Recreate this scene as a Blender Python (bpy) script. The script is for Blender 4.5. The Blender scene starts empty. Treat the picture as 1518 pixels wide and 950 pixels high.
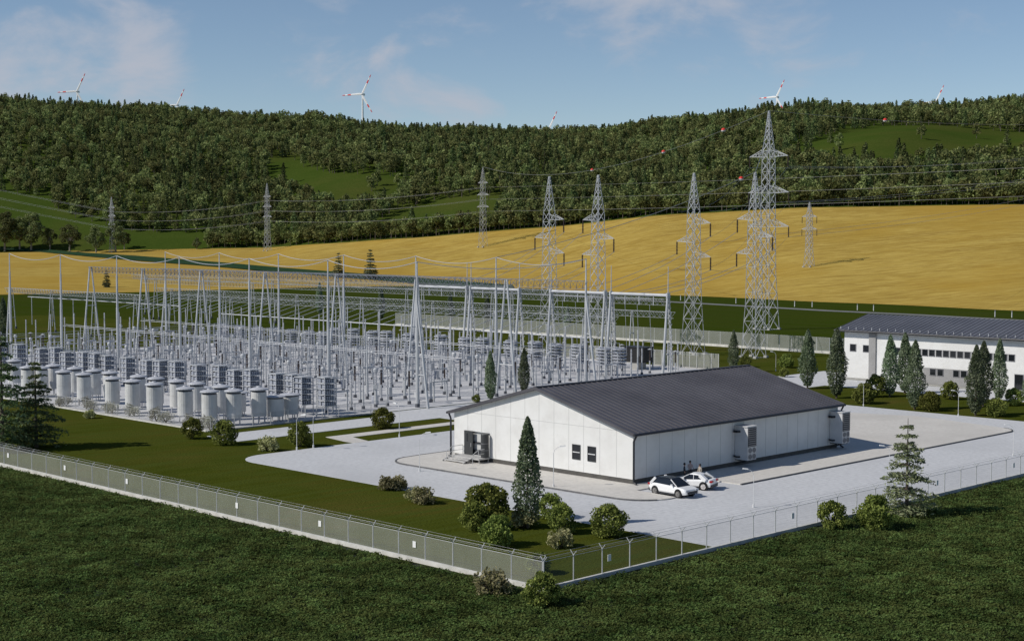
import bpy, bmesh, math, random
from mathutils import Vector, Matrix
from mathutils.geometry import tessellate_polygon
random.seed(7)
R = math.radians
SC = bpy.context.scene
COL = SC.collection
PI = math.pi
S2 = math.sqrt(.5)
# ---------------------------------------------------------------- camera model (site axes: X right-away, Y left-away)
F, CX, CY, H = 2250., 759., 475., 24.
P = math.atan(130 / 2250)


def G(px, py, z=0.):
    a = (px - CX) / F; b = (CY - py) / F
    f = math.cos(P) + b * math.sin(P); u = -math.sin(P) + b * math.cos(P)
    t = (z - H) / u
    r, d = a * t, f * t
    return S2 * (r + d), S2 * (d - r)


def XY(r, d): return S2 * (r + d), S2 * (d - r)
def RD(x, y): return S2 * (x - y), S2 * (x + y)


def PJ(x, y, z):
    r, d = RD(x, y); h = z - H
    f = d * math.cos(P) - h * math.sin(P); u = d * math.sin(P) + h * math.cos(P)
    return CX + F * r / f, CY - F * u / f


def Yat(x, px):
    k = (px - CX) / F; c = math.cos(P)
    return (S2 * x - k * S2 * c * x - k * H * math.sin(P)) / (S2 + k * S2 * c)


def lerp(a, b, t): return a + (b - a) * t


def interp(tab, x):
    if x <= tab[0][0]: return tab[0][1]
    for (x0, y0), (x1, y1) in zip(tab, tab[1:]):
        if x <= x1:
            t = (x - x0) / (x1 - x0); t = t * t * (3 - 2 * t) * .35 + t * .65
            return y0 + (y1 - y0) * t
    return tab[-1][1]


# ---------------------------------------------------------------- materials
def new_mat(name):
    m = bpy.data.materials.new(name); m.use_nodes = True
    nt = m.node_tree; nt.nodes.clear()
    out = nt.nodes.new('ShaderNodeOutputMaterial')
    return m, nt, out


def nd(nt, t, **kw):
    n = nt.nodes.new(t)
    for k, v in kw.items(): setattr(n, k, v)
    return n


def c4(c): return (c[0], c[1], c[2], 1)


def noise_fac(nt, scale, detail=5, rough=.6, coord='pos', stretch=None, lo=.35, hi=.65, rotz=0):
    if coord == 'pos':
        src = nd(nt, 'ShaderNodeNewGeometry').outputs['Position']
    else:
        src = nd(nt, 'ShaderNodeTexCoord').outputs['Object']
    if stretch or rotz:
        if rotz:
            mq = nd(nt, 'ShaderNodeMapping'); nt.links.new(src, mq.inputs['Vector']); mq.inputs['Rotation'].default_value = (0, 0, rotz); src = mq.outputs[0]
        mp = nd(nt, 'ShaderNodeMapping'); nt.links.new(src, mp.inputs['Vector']); mp.inputs['Scale'].default_value = stretch or (1, 1, 1); src = mp.outputs[0]
    n = nd(nt, 'ShaderNodeTexNoise'); n.inputs['Scale'].default_value = scale
    n.inputs['Detail'].default_value = detail; n.inputs['Roughness'].default_value = rough
    nt.links.new(src, n.inputs['Vector'])
    mr = nd(nt, 'ShaderNodeMapRange'); mr.inputs[1].default_value = lo; mr.inputs[2].default_value = hi
    nt.links.new(n.outputs['Fac'], mr.inputs[0])
    return mr.outputs[0]


def mix(nt, fac, a, b):
    m = nd(nt, 'ShaderNodeMix', data_type='RGBA')
    if isinstance(fac, (int, float)): m.inputs[0].default_value = fac
    else: nt.links.new(fac, m.inputs[0])
    for i, v in ((6, a), (7, b)):
        if isinstance(v, (tuple, list)): m.inputs[i].default_value = c4(v)
        else: nt.links.new(v, m.inputs[i])
    return m.outputs[2]


def mat(name, col, rough=.75, metal=0., col2=None, scale=1., col3=None, scale3=.1, bump=0., bscale=8., coord='pos', stretch=None, spec=.35, amt3=1.):
    m, nt, out = new_mat(name)
    b = nd(nt, 'ShaderNodeBsdfPrincipled')
    b.inputs['Roughness'].default_value = rough; b.inputs['Metallic'].default_value = metal
    b.inputs['Specular IOR Level'].default_value = spec
    c = col
    if col2: c = mix(nt, noise_fac(nt, scale, coord=coord, stretch=stretch), col, col2)
    if col3: c = mix(nt, noise_fac(nt, scale3, coord=coord, lo=.45, hi=.45 + .3 / max(amt3, .01)), c, col3)
    if isinstance(c, (tuple, list)): b.inputs['Base Color'].default_value = c4(c)
    else: nt.links.new(c, b.inputs['Base Color'])
    if bump:
        bp = nd(nt, 'ShaderNodeBump'); bp.inputs['Strength'].default_value = bump; bp.inputs['Distance'].default_value = .1
        nt.links.new(noise_fac(nt, bscale, coord=coord), bp.inputs['Height']); nt.links.new(bp.outputs[0], b.inputs['Normal'])
    nt.links.new(b.outputs[0], out.inputs[0])
    return m


def leaf_mat(name, dark, light, trans=.3, clump=.8, rnd=.35, tip=None):
    m, nt, out = new_mat(name)
    f = noise_fac(nt, clump, detail=3, coord='pos', lo=.35, hi=.65)
    geo = nd(nt, 'ShaderNodeNewGeometry')
    mx = nd(nt, 'ShaderNodeMath', operation='MULTIPLY_ADD'); nt.links.new(geo.outputs['Random Per Island'], mx.inputs[0])
    mx.inputs[1].default_value = rnd * 2; mx.inputs[2].default_value = -rnd
    ad = nd(nt, 'ShaderNodeMath', operation='ADD', use_clamp=True); nt.links.new(f, ad.inputs[0]); nt.links.new(mx.outputs[0], ad.inputs[1])
    c = mix(nt, ad.outputs[0], dark, light)
    oi = nd(nt, 'ShaderNodeObjectInfo')
    hv = nd(nt, 'ShaderNodeHueSaturation'); nt.links.new(c, hv.inputs['Color'])
    for src_lo, src_hi, inp in ((.62, 1.40, 'Value'), (.472, .518, 'Hue')):
        mr = nd(nt, 'ShaderNodeMapRange'); nt.links.new(oi.outputs['Random'], mr.inputs[0])
        mr.inputs[3].default_value = src_lo; mr.inputs[4].default_value = src_hi
        nt.links.new(mr.outputs[0], hv.inputs[inp])
    d = nd(nt, 'ShaderNodeBsdfDiffuse'); t = nd(nt, 'ShaderNodeBsdfTranslucent')
    nt.links.new(hv.outputs[0], d.inputs[0]); nt.links.new(hv.outputs[0], t.inputs[0])
    ms = nd(nt, 'ShaderNodeMixShader'); ms.inputs[0].default_value = trans
    nt.links.new(d.outputs[0], ms.inputs[1]); nt.links.new(t.outputs[0], ms.inputs[2])
    nt.links.new(ms.outputs[0], out.inputs[0])
    return m


def veil_mat(name, col, alpha):
    """woven wire netting: too fine to see single wires, so part of the light passes straight through"""
    m, nt, out = new_mat(name)
    d = nd(nt, 'ShaderNodeBsdfDiffuse'); d.inputs[0].default_value = c4(col)
    t = nd(nt, 'ShaderNodeBsdfTransparent')
    ms = nd(nt, 'ShaderNodeMixShader')
    f = noise_fac(nt, .5, detail=3, lo=.2, hi=.8)
    mr = nd(nt, 'ShaderNodeMapRange'); nt.links.new(f, mr.inputs[0]); mr.inputs[3].default_value = alpha * .85; mr.inputs[4].default_value = alpha * 1.15
    nt.links.new(mr.outputs[0], ms.inputs[0])
    nt.links.new(t.outputs[0], ms.inputs[1]); nt.links.new(d.outputs[0], ms.inputs[2])
    nt.links.new(ms.outputs[0], out.inputs[0])
    return m


M = {}
M['galv'] = mat('galvanised_steel', (.40, .41, .43), .5, .35, (.52, .53, .55), .6)
M['galv_dark'] = mat('weathered_galvanised_steel', (.20, .21, .24), .55, .3, (.27, .28, .31), .6)
M['galv_light'] = mat('pale_galvanised_steel', (.45, .46, .475), .5, .2, (.54, .55, .56), .5)
M['porcelain'] = mat('grey_porcelain', (.50, .51, .53), .35, 0, (.40, .41, .44), 2.)
M['brown_ins'] = mat('dark_insulator', (.05, .035, .03), .35)
M['black'] = mat('black_rubber', (.015, .015, .016), .6)
M['tank'] = mat('tank_paint', (.55, .55, .54), .5, 0, (.62, .62, .61), .35, (.49, .49, .48), 1.1)
M['cap'] = mat('tank_cap_paint', (.50, .51, .54), .45, 0, (.42, .43, .46), .7)
M['dark_band'] = mat('dark_band', (.09, .095, .11), .6)
M['can'] = mat('capacitor_grey', (.36, .38, .43), .5, 0, (.26, .28, .33), 1.5)
M['white_panel'] = mat('white_wall_panel', (.67, .665, .645), .55, 0, (.71, .705, .69), .25, (.62, .61, .59), .6)
M['joint'] = mat('panel_joint', (.46, .46, .45), .7)
M['plinth'] = mat('dark_plinth', (.10, .095, .085), .85, 0, (.075, .07, .065), 1.5)
M['roof'] = mat('slate_grey_roof', (.088, .085, .096), .45, .1, (.106, .102, .114), .35, (.060, .057, .066), .12)
M['roof_blue'] = mat('blue_grey_roof', (.105, .108, .125), .42, .1, (.13, .132, .15), .3, (.09, .092, .105), .1)
M['trim'] = mat('charcoal_trim', (.025, .026, .032), .45)
M['glass'] = mat('dark_glass', (.012, .014, .017), .08, 0, spec=.6)
M['frame_grey'] = mat('grey_frame', (.22, .22, .23), .5)
M['door'] = mat('dark_door', (.045, .047, .048), .45)
M['interior'] = mat('pale_interior', (.5, .5, .49), .8)
M['concrete'] = mat('concrete', (.42, .41, .385), .9, 0, (.33, .325, .31), .9, bump=.2)
M['white_concrete'] = mat('white_concrete', (.66, .645, .60), .9, 0, (.50, .49, .45), 1.2)
M['steel_step'] = mat('grey_steel_steps', (.52, .51, .49), .6, .1, (.42, .41, .40), 1.5)
M['kerb'] = mat('dark_kerb', (.10, .10, .105), .9, 0, (.16, .16, .16), 1.)
M['grey_wall'] = mat('grey_render', (.30, .295, .29), .85, 0, (.26, .255, .25), .8)
M['hvac'] = mat('hvac_casing', (.60, .60, .60), .5, 0, (.52, .52, .53), .8)
M['louver'] = mat('louver_dark', (.035, .038, .036), .6)
M['car_white'] = mat('white_car_paint', (.80, .80, .80), .22, spec=.6)
M['tyre'] = mat('tyre_rubber', (.02, .02, .021), .8)
M['rim'] = mat('alloy_rim', (.30, .29, .28), .35, .6)
M['rim_white'] = mat('pale_alloy_rim', (.70, .66, .64), .35, .2)
M['tail'] = mat('red_lens', (.35, .012, .015), .25)
M['head'] = mat('clear_lens', (.55, .57, .6), .15)
M['red'] = mat('signal_red', (.66, .035, .025), .5)
M['turbine'] = mat('white_turbine', (.80, .80, .80), .45)
M['lamp'] = mat('white_lamp_paint', (.66, .66, .65), .4)
M['post'] = mat('fence_post', (.56, .565, .555), .5, .1, (.47, .475, .47), .8)
M['sign'] = mat('white_sign', (.80, .80, .78), .5)
M['wire'] = mat('aluminium_wire', (.50, .51, .53), .45, .4)
M['wire_dark'] = mat('weathered_wire', (.30, .31, .31), .5, .3)
M['bark'] = mat('bark', (.085, .065, .05), .95, 0, (.14, .115, .09), 4., coord='obj')
M['bark_pale'] = mat('grey_bark', (.20, .18, .15), .95, 0, (.28, .26, .22), 4., coord='obj')
M['net'] = veil_mat('wire_netting', (.55, .56, .50), .25)
M['net_back'] = veil_mat('wire_netting_pale', (.58, .59, .57), .30)
M['post_pale'] = mat('pale_fence_post', (.66, .66, .65), .5)
M['net_right'] = veil_mat('wire_netting_open', (.32, .33, .32), .13)
M['lf_cyp'] = leaf_mat('cypress_leaves', (.09, .13, .065), (.25, .30, .19), .25, .9)
M['lf_bush'] = leaf_mat('bush_leaves', (.066, .092, .022), (.30, .34, .09), .35, 1.1, .5)
M['lf_pale'] = leaf_mat('pale_shrub_leaves', (.19, .20, .08), (.50, .48, .26), .3, 1.4, .5)
M['lf_grey'] = leaf_mat('silver_shrub_leaves', (.26, .26, .20), (.50, .49, .42), .25, 1.4, .5)
M['lf_spruce'] = leaf_mat('spruce_needles', (.12, .15, .075), (.32, .35, .20), .25, .8)
M['lf_pine'] = leaf_mat('pine_needles', (.075, .112, .042), (.25, .30, .145), .4, .6)
M['lf_tree'] = leaf_mat('tree_leaves', (.075, .10, .035), (.23, .25, .11), .35, .35)
M['lf_forest'] = leaf_mat('forest_leaves', (.085, .112, .036), (.29, .315, .125), .35, .16, .45)
M['lf_forest2'] = leaf_mat('forest_needles', (.062, .094, .034), (.20, .235, .095), .3, .16, .4)
M['lf_crop'] = leaf_mat('crop_leaves', (.050, .080, .023), (.140, .188, .058), .4, .25, .32)
M['bark_forest'] = mat('forest_bark', (.12, .10, .08), .95)


def grass_mat(name, a, b, c, s1=.5, s2=.06, fine=6., stripe=None):
    m, nt, out = new_mat(name)
    x = mix(nt, noise_fac(nt, s1, detail=6, rough=.7), a, b)
    x = mix(nt, noise_fac(nt, s2, detail=4, lo=.45, hi=.72), x, c)
    x = mix(nt, noise_fac(nt, fine, detail=3, rough=.7, lo=.3, hi=.8), x, tuple(v * .72 for v in a))
    if stripe:
        x = mix(nt, noise_fac(nt, 1., detail=4, stretch=stripe[0], rotz=stripe[2], lo=.42, hi=.62), x, stripe[1])
    b_ = nd(nt, 'ShaderNodeBsdfDiffuse'); nt.links.new(x, b_.inputs[0])
    bp = nd(nt, 'ShaderNodeBump'); bp.inputs['Strength'].default_value = .5; bp.inputs['Distance'].default_value = .08
    nt.links.new(noise_fac(nt, fine, detail=3), bp.inputs['Height']); nt.links.new(bp.outputs[0], b_.inputs['Normal'])
    nt.links.new(b_.outputs[0], out.inputs[0])
    return m


M['lawn'] = grass_mat('lawn_grass', (.048, .062, .007), (.070, .078, .011), (.115, .090, .024), .30, .055, 4., ((.08, .9, .1), (.056, .070, .012), R(0)))
M['meadow'] = grass_mat('meadow_grass', (.034, .053, .005), (.042, .062, .007), (.055, .064, .009), .05, .012, 1.2, ((.35, .012, 1), (.038, .052, .010), R(0)))
M['hill'] = grass_mat('hill_grass', (.046, .074, .012), (.060, .086, .016), (.085, .088, .022), .04, .009, .8)
M['soil'] = mat('crop_soil', (.012, .018, .008), .95, 0, (.02, .026, .012), 1.5)
M['dark_verge'] = grass_mat('verge_grass', (.025, .060, .030), (.035, .070, .036), (.06, .08, .04), .1, .03, 1.)


def pave_mat(name, a, b, size, mortar, w=.5, grain=True):
    m, nt, out = new_mat(name)
    geo = nd(nt, 'ShaderNodeNewGeometry')
    br = nd(nt, 'ShaderNodeTexBrick'); br.inputs['Scale'].default_value = 1.
    br.inputs['Brick Width'].default_value = size; br.inputs['Row Height'].default_value = size * w
    br.inputs['Mortar Size'].default_value = .05; br.inputs['Color1'].default_value = c4(a); br.inputs['Color2'].default_value = c4(b)
    br.inputs['Mortar'].default_value = c4(mortar)
    nt.links.new(geo.outputs['Position'], br.inputs['Vector'])
    x = mix(nt, noise_fac(nt, .22, detail=6, lo=.3, hi=.7), br.outputs['Color'], tuple(v * .92 for v in a))
    x = mix(nt, noise_fac(nt, 2.2, detail=5, lo=.35, hi=.75), x, tuple(min(v * 1.07, .9) for v in b))
    x = mix(nt, noise_fac(nt, .06, detail=3, lo=.5, hi=.75), x, tuple(v * .87 for v in a))
    b_ = nd(nt, 'ShaderNodeBsdfPrincipled'); b_.inputs['Roughness'].default_value = .85; b_.inputs['Specular IOR Level'].default_value = .25
    nt.links.new(x, b_.inputs['Base Color']); nt.links.new(b_.outputs[0], out.inputs[0])
    return m


M['paver'] = pave_mat('pale_blue_grey_pavers', (.51, .515, .525), (.56, .565, .575), 1.2, (.36, .365, .38), .5)
M['apron'] = pave_mat('beige_pavers', (.55, .525, .485), (.59, .565, .525), 1.0, (.44, .42, .39), 1.)
M['pad'] = pave_mat('yard_gravel', (.49, .49, .50), (.55, .55, .56), 2.5, (.40, .40, .41), 1.)
M['road'] = mat('old_asphalt', (.15, .15, .15), .9, 0, (.20, .20, .195), .3)

# wheat: long wavy rows following the slope
m, nt, out = new_mat('ripe_wheat')
Q = R(45)
x = mix(nt, noise_fac(nt, 1., detail=6, rough=.7, stretch=(.020, .075, .03), rotz=Q, lo=.36, hi=.64), (.315, .208, .044), (.42, .300, .074))
x = mix(nt, noise_fac(nt, 1., detail=5, rough=.65, stretch=(.035, .20, .02), rotz=Q, lo=.52, hi=.74), x, (.255, .162, .038))
x = mix(nt, noise_fac(nt, 1., detail=4, rough=.7, stretch=(.10, .45, .07), rotz=Q, lo=.46, hi=.70), x, (.47, .345, .095))
x = mix(nt, noise_fac(nt, 1., detail=4, rough=.7, stretch=(.09, .42, .07), rotz=Q + .05, lo=.52, hi=.72), x, (.275, .178, .045))
x = mix(nt, noise_fac(nt, .012, detail=4, lo=.45, hi=.7), x, (.36, .23, .042))
b_ = nd(nt, 'ShaderNodeBsdfDiffuse'); nt.links.new(x, b_.inputs[0])
bp = nd(nt, 'ShaderNodeBump'); bp.inputs['Strength'].default_value = .3; bp.inputs['Distance'].default_value = .4
nt.links.new(noise_fac(nt, 1., detail=4, stretch=(.1, .5, .1), rotz=Q), bp.inputs['Height']); nt.links.new(bp.outputs[0], b_.inputs['Normal'])
nt.links.new(b_.outputs[0], out.inputs[0]); M['wheat'] = m


# ---------------------------------------------------------------- mesh helpers
class MB:
    def __init__(s): s.v, s.f, s.mi = [], [], []

    def add(s, vs, fs, mi=0):
        n = len(s.v); s.v += [tuple(v) for v in vs]; s.f += [tuple(i + n for i in f) for f in fs]; s.mi += [mi] * len(fs); return s

    def box(s, cx, cy, cz, sx, sy, sz, rz=0, mi=0):
        c, q = math.cos(rz), math.sin(rz); vs = []
        for dz in (-.5, .5):
            for dx, dy in ((-.5, -.5), (.5, -.5), (.5, .5), (-.5, .5)):
                a, b = dx * sx, dy * sy
                vs.append((cx + a * c - b * q, cy + a * q + b * c, cz + dz * sz))
        return s.add(vs, [(3, 2, 1, 0), (4, 5, 6, 7), (0, 1, 5, 4), (1, 2, 6, 5), (2, 3, 7, 6), (3, 0, 4, 7)], mi)

    def bar(s, p, q, w, h=None, mi=0): return s.tube(p, q, w * .7071, None, 4, mi, ang=PI / 4)

    def tube(s, p, q, r0, r1=None, n=8, mi=0, cap=True, ang=0):
        p, q = Vector(p), Vector(q); r1 = r0 if r1 is None else r1
        d = (q - p)
        if d.length < 1e-6: return s
        d.normalize(); a = d.cross(Vector((0, 0, 1)))
        if a.length < 1e-3: a = Vector((1, 0, 0))
        a.normalize(); b = a.cross(d)
        vs = []
        for c, r in ((p, r0), (q, r1)):
            for i in range(n):
                t = 2 * PI * i / n + ang; vs.append(c + a * (r * math.cos(t)) + b * (r * math.sin(t)))
        fs = [(i, i + n, (i + 1) % n + n, (i + 1) % n) for i in range(n)]
        if cap: fs += [tuple(range(n)), tuple(range(2 * n - 1, n - 1, -1))]
        return s.add(vs, fs, mi)

    def path(s, pts, r, n=5, mi=0):
        for p, q in zip(pts, pts[1:]): s.tube(p, q, r, None, n, mi, cap=False)
        return s

    def lathe(s, prof, n=14, at=(0, 0, 0), mi=0):
        vs, fs = [], []
        for r, z in prof:
            for i in range(n):
                t = 2 * PI * i / n; vs.append((at[0] + r * math.cos(t), at[1] + r * math.sin(t), at[2] + z))
        for k in range(len(prof) - 1):
            for i in range(n):
                j = (i + 1) % n; fs.append((k * n + i, k * n + j, (k + 1) * n + j, (k + 1) * n + i))
        fs.append(tuple(range(n - 1, -1, -1))); b = (len(prof) - 1) * n; fs.append(tuple(range(b, b + n)))
        return s.add(vs, fs, mi)

    def prism(s, poly, z0, z1, mi=0):
        n = len(poly)
        ar = sum(poly[i][0] * poly[(i + 1) % n][1] - poly[(i + 1) % n][0] * poly[i][1] for i in range(n))
        if ar < 0: poly = poly[::-1]
        vs = [(x, y, z0) for x, y in poly] + [(x, y, z1) for x, y in poly]
        fs = [(i, (i + 1) % n, (i + 1) % n + n, i + n) for i in range(n)]
        tri = tessellate_polygon([[Vector((x, y, 0)) for x, y in poly]])
        for t in tri:
            a, b, c = [Vector((poly[i][0], poly[i][1], 0)) for i in t]
            if (b - a).cross(c - a).z < 0: t = t[::-1]
            fs.append(tuple(i + n for i in t)); fs.append(tuple(i for i in reversed(t)))
        return s.add(vs, fs, mi)

    def sheet(s, poly, z, mi=0):
        tri = tessellate_polygon([[Vector((x, y, 0)) for x, y in poly]]); fs = []
        for t in tri:
            a, b, c = [Vector((poly[i][0], poly[i][1], 0)) for i in t]
            fs.append(tuple(t) if (b - a).cross(c - a).z > 0 else tuple(reversed(t)))
        return s.add([(x, y, z) for x, y in poly], fs, mi)

    def mesh(s, name, mats, smooth=False):
        me = bpy.data.meshes.new(name); me.from_pydata(s.v, [], s.f)
        for m_ in (mats if isinstance(mats, (list, tuple)) else [mats]): me.materials.append(m_)
        if any(s.mi): me.polygons.foreach_set('material_index', s.mi)
        if smooth:
            me.polygons.foreach_set('use_smooth', [True] * len(s.f))
        me.update(); return me


def put(name, me, parent=None, loc=(0, 0, 0), rz=0):
    o = bpy.data.objects.new(name, me); COL.objects.link(o)
    o.location = loc; o.rotation_euler = (0, 0, rz)
    if parent: o.parent = parent
    return o


def obj(name, mb, m_, parent=None, loc=(0, 0, 0), rz=0, smooth=False):
    return put(name, mb.mesh(name, m_, smooth), parent, loc, rz)


def tag(o, label, cat, group=None):
    o['label'] = label; o['category'] = cat
    if group: o['group'] = group
    return o


def thing(name, label, cat, loc=(0, 0, 0), rz=0, group=None):
    o = bpy.data.objects.new(name, None); COL.objects.link(o); o.empty_display_size = .2
    o.location = loc; o.rotation_euler = (0, 0, rz)
    return tag(o, label, cat, group)


def kind(o, k): o['kind'] = k; return o


def dup(root, loc, rz=0, label=None, group=None, scale=None):
    r = root.copy(); COL.objects.link(r); r.location = loc; r.rotation_euler = (0, 0, rz)
    if label: r['label'] = label
    if group: r['group'] = group
    if scale: r.scale = scale if isinstance(scale, (tuple, list)) else (scale,) * 3
    for ch in list(root.children):
        c = ch.copy(); COL.objects.link(c); c.parent = r
        for g in ch.children:
            d = g.copy(); COL.objects.link(d); d.parent = c
    return r


class Maker:
    """first call places the prototype itself, later calls place copies"""
    def __init__(s, fn): s.fn, s.o = fn, None

    def __call__(s, loc, rz=0, label=None, group=None, scale=None):
        if s.o is None:
            s.o = s.fn(); s.o.location = loc; s.o.rotation_euler = (0, 0, rz)
            if label: s.o['label'] = label
            if group: s.o['group'] = group
            if scale: s.o.scale = scale if isinstance(scale, (tuple, list)) else (scale,) * 3
            return s.o
        return dup(s.o, loc, rz, label, group, scale)


ORD = ['first', 'second', 'third', 'fourth', 'fifth', 'sixth', 'seventh', 'eighth', 'ninth', 'tenth', 'eleventh', 'twelfth', 'thirteenth', 'fourteenth', 'fifteenth', 'sixteenth', 'seventeenth', 'eighteenth', 'nineteenth', 'twentieth']
ORD_OLD = ['first', 'second', 'third', 'fourth', 'fifth', 'sixth', 'seventh', 'eighth', 'ninth', 'tenth', 'eleventh', 'twelfth', 'thirteenth', 'fourteenth', 'fifteenth', 'sixteenth']


def arc(cx, cy, r, a0, a1, n=8):
    return [(cx + r * math.cos(R(lerp(a0, a1, i / n))), cy + r * math.sin(R(lerp(a0, a1, i / n)))) for i in range(n + 1)]


# ---------------------------------------------------------------- world, sun, camera
SUN_EL, SUN_AZ = 39., 152.         # azimuth from +X, counter-clockwise
w = bpy.data.worlds.new("World"); SC.world = w; w.use_nodes = True
nt = w.node_tree; bg = nt.nodes['Background']
sky = nd(nt, 'ShaderNodeTexSky', sky_type='NISHITA'); sky.sun_disc = False
sky.sun_elevation = R(SUN_EL); sky.sun_rotation = R(90 - SUN_AZ); sky.air_density = 1.0; sky.dust_density = .0; sky.ozone_density = 2.0; sky.altitude = 2200
SKYTINT = (1.0, .975, .955, 1)
tc = nd(nt, 'ShaderNodeTexCoord')
mp = nd(nt, 'ShaderNodeMapping'); mp.inputs['Scale'].default_value = (8., 8., 15.); mp.inputs['Location'].default_value = (-2.62, .44, -1.3)
nt.links.new(tc.outputs['Generated'], mp.inputs['Vector'])
nz = nd(nt, 'ShaderNodeTexNoise'); nz.inputs['Scale'].default_value = 1.5; nz.inputs['Detail'].default_value = 9; nz.inputs['Roughness'].default_value = .58
nz.inputs['Distortion'].default_value = .35
nt.links.new(mp.outputs[0], nz.inputs['Vector'])


def sky_dir(az, el):      # degrees: azimuth right of the view axis, elevation
    r, d = math.sin(R(az)) * math.cos(R(el)), math.cos(R(az)) * math.cos(R(el)); return (S2 * (r + d), S2 * (d - r), math.sin(R(el)))


acc = nz.outputs['Fac']
# cloud banks: where the thin cloud gathers on the sky dome
for az, el, wd, amt in ((-14.0, 6.6, 3.6, .27), (-12.6, 5.6, 2.6, .20), (-18.6, 5.0, 3.6, .24), (-5.6, 4.6, 3.8, .22), (-2.0, 4.3, 3.0, .16), (4.6, 8.6, 4.5, .22), (10, 5, 6, .13), (-9, 8, 5, .12), (25, 8, 7, .16), (-32, 8, 7, .2)):
    dp = nd(nt, 'ShaderNodeVectorMath', operation='DISTANCE'); nt.links.new(tc.outputs['Generated'], dp.inputs[0]); dp.inputs[1].default_value = sky_dir(az, el)
    m1 = nd(nt, 'ShaderNodeMapRange', interpolation_type='SMOOTHSTEP'); nt.links.new(dp.outputs['Value'], m1.inputs[0])
    m1.inputs[1].default_value = 0; m1.inputs[2].default_value = R(wd); m1.inputs[3].default_value = amt; m1.inputs[4].default_value = 0
    a_ = nd(nt, 'ShaderNodeMath', operation='ADD'); nt.links.new(acc, a_.inputs[0]); nt.links.new(m1.outputs[0], a_.inputs[1]); acc = a_.outputs[0]
mr = nd(nt, 'ShaderNodeMapRange', interpolation_type='SMOOTHSTEP'); nt.links.new(acc, mr.inputs[0])
mr.inputs[1].default_value = .56; mr.inputs[2].default_value = .86; mr.inputs[3].default_value = 0.; mr.inputs[4].default_value = .85
tint = nd(nt, 'ShaderNodeMix', data_type='RGBA', blend_type='MULTIPLY'); tint.inputs[0].default_value = 1.
nt.links.new(sky.outputs[0], tint.inputs[6]); tint.inputs[7].default_value = SKYTINT
mxw = nd(nt, 'ShaderNodeMix', data_type='RGBA'); nt.links.new(mr.outputs[0], mxw.inputs[0])
nt.links.new(tint.outputs[2], mxw.inputs[6]); mxw.inputs[7].default_value = (5.0, 5.25, 6.0, 1)
nt.links.new(mxw.outputs[2], bg.inputs['Color']); bg.inputs['Strength'].default_value = .092

sl = bpy.data.lights.new('sun', 'SUN'); sl.energy = 3.85; sl.angle = R(.5); sl.color = (1., .95, .87)
so = bpy.data.objects.new('sun', sl); COL.objects.link(so)
sd = Vector((math.cos(R(SUN_AZ)) * math.cos(R(SUN_EL)), math.sin(R(SUN_AZ)) * math.cos(R(SUN_EL)), math.sin(R(SUN_EL))))
so.rotation_euler = sd.to_track_quat('Z', 'Y').to_euler(); so.location = (60, 180, 120)
cd = bpy.data.cameras.new('camera'); co = bpy.data.objects.new('camera', cd); COL.objects.link(co)
cd.sensor_width = 36; cd.lens = 36 * F / 1518; cd.clip_start = 1; cd.clip_end = 30000
co.location = (0, 0, H); co.rotation_euler = (PI / 2 - P, 0, -PI / 4)
SC.camera = co
SC.view_settings.view_transform = 'Standard'; SC.view_settings.look = 'None'; SC.view_settings.exposure = 0; SC.view_settings.gamma = 1
SC.view_settings.use_curve_mapping = False
SC.render.resolution_x, SC.render.resolution_y = 1024, 640
SC.cycles.max_bounces = 6; SC.cycles.transparent_max_bounces = 16; SC.cycles.diffuse_bounces = 3

# ---------------------------------------------------------------- terrain
DL = [(-2500, 520), (-800, 560), (0, 588), (200, 612), (330, 640), (480, 668), (600, 684), (760, 660), (1000, 581), (1250, 520), (1518, 466), (2300, 400), (4000, 380)]
DT = [(-2500, 900), (0, 900), (190, 900), (390, 885), (480, 850), (600, 820), (800, 790), (1000, 760), (1200, 740), (1518, 720), (2300, 700), (4000, 700)]
YT = [(-2500, 378), (0, 375), (190, 371), (390, 368), (480, 362), (600, 354), (800, 338), (1000, 318), (1200, 308), (1518, 304), (4000, 300)]
YC = [(-2500, 176), (-600, 164), (0, 158), (200, 170), (400, 186), (600, 202), (800, 206), (900, 205), (1000, 197), (1150, 180), (1300, 174), (1518, 165), (2300, 166), (4000, 176)]
DC = 1650.


def und(px, d):
    return 3.2 * math.sin(px * .011 + d * .006) + 2.2 * math.sin(px * .023 - d * .011 + 1.3) + 1.5 * math.sin(d * .021 + px * .004)


def TZ(px, d):
    dl, dt = interp(DL, px), interp(DT, px)
    if d <= dl: return 0.
    zt = H + (345 - interp(YT, px)) / F * dt
    if d <= dt:
        t = (d - dl) / (dt - dl); return zt * (t ** 1.25)
    zc = H + (345 - interp(YC, px)) / F * DC
    s = (d - dt) / (DC - dt)
    if s <= 1:
        return zt + (zc - zt) * (s * 1.0 + .12 * math.sin(PI * s)) + und(px, d) * min(1, s * 4) * min(1, (1 - s) * 4 + .25)
    e = (d - DC) / 900.
    return zc + und(px, d) * .25 - 75 * e ** 1.5 - 6 * e


def pd_xy(px, d): return XY((px - CX) / F * d, d)
def px_of(x, y): r, d = RD(x, y); return CX + F * r / d, d
def TZxy(x, y): px, d = px_of(x, y); return TZ(px, d)


def T(px, py):
    """ground point seen at a pixel, on the sloping terrain"""
    d = 300.
    while d < DC:
        z = TZ(px, d)
        if CY - F * ((z - H) * math.cos(P) + d * math.sin(P)) / (d * math.cos(P) - (z - H) * math.sin(P)) <= py: break
        d += 2.
    x, y = pd_xy(px, d); return x, y, TZ(px, d)


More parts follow.
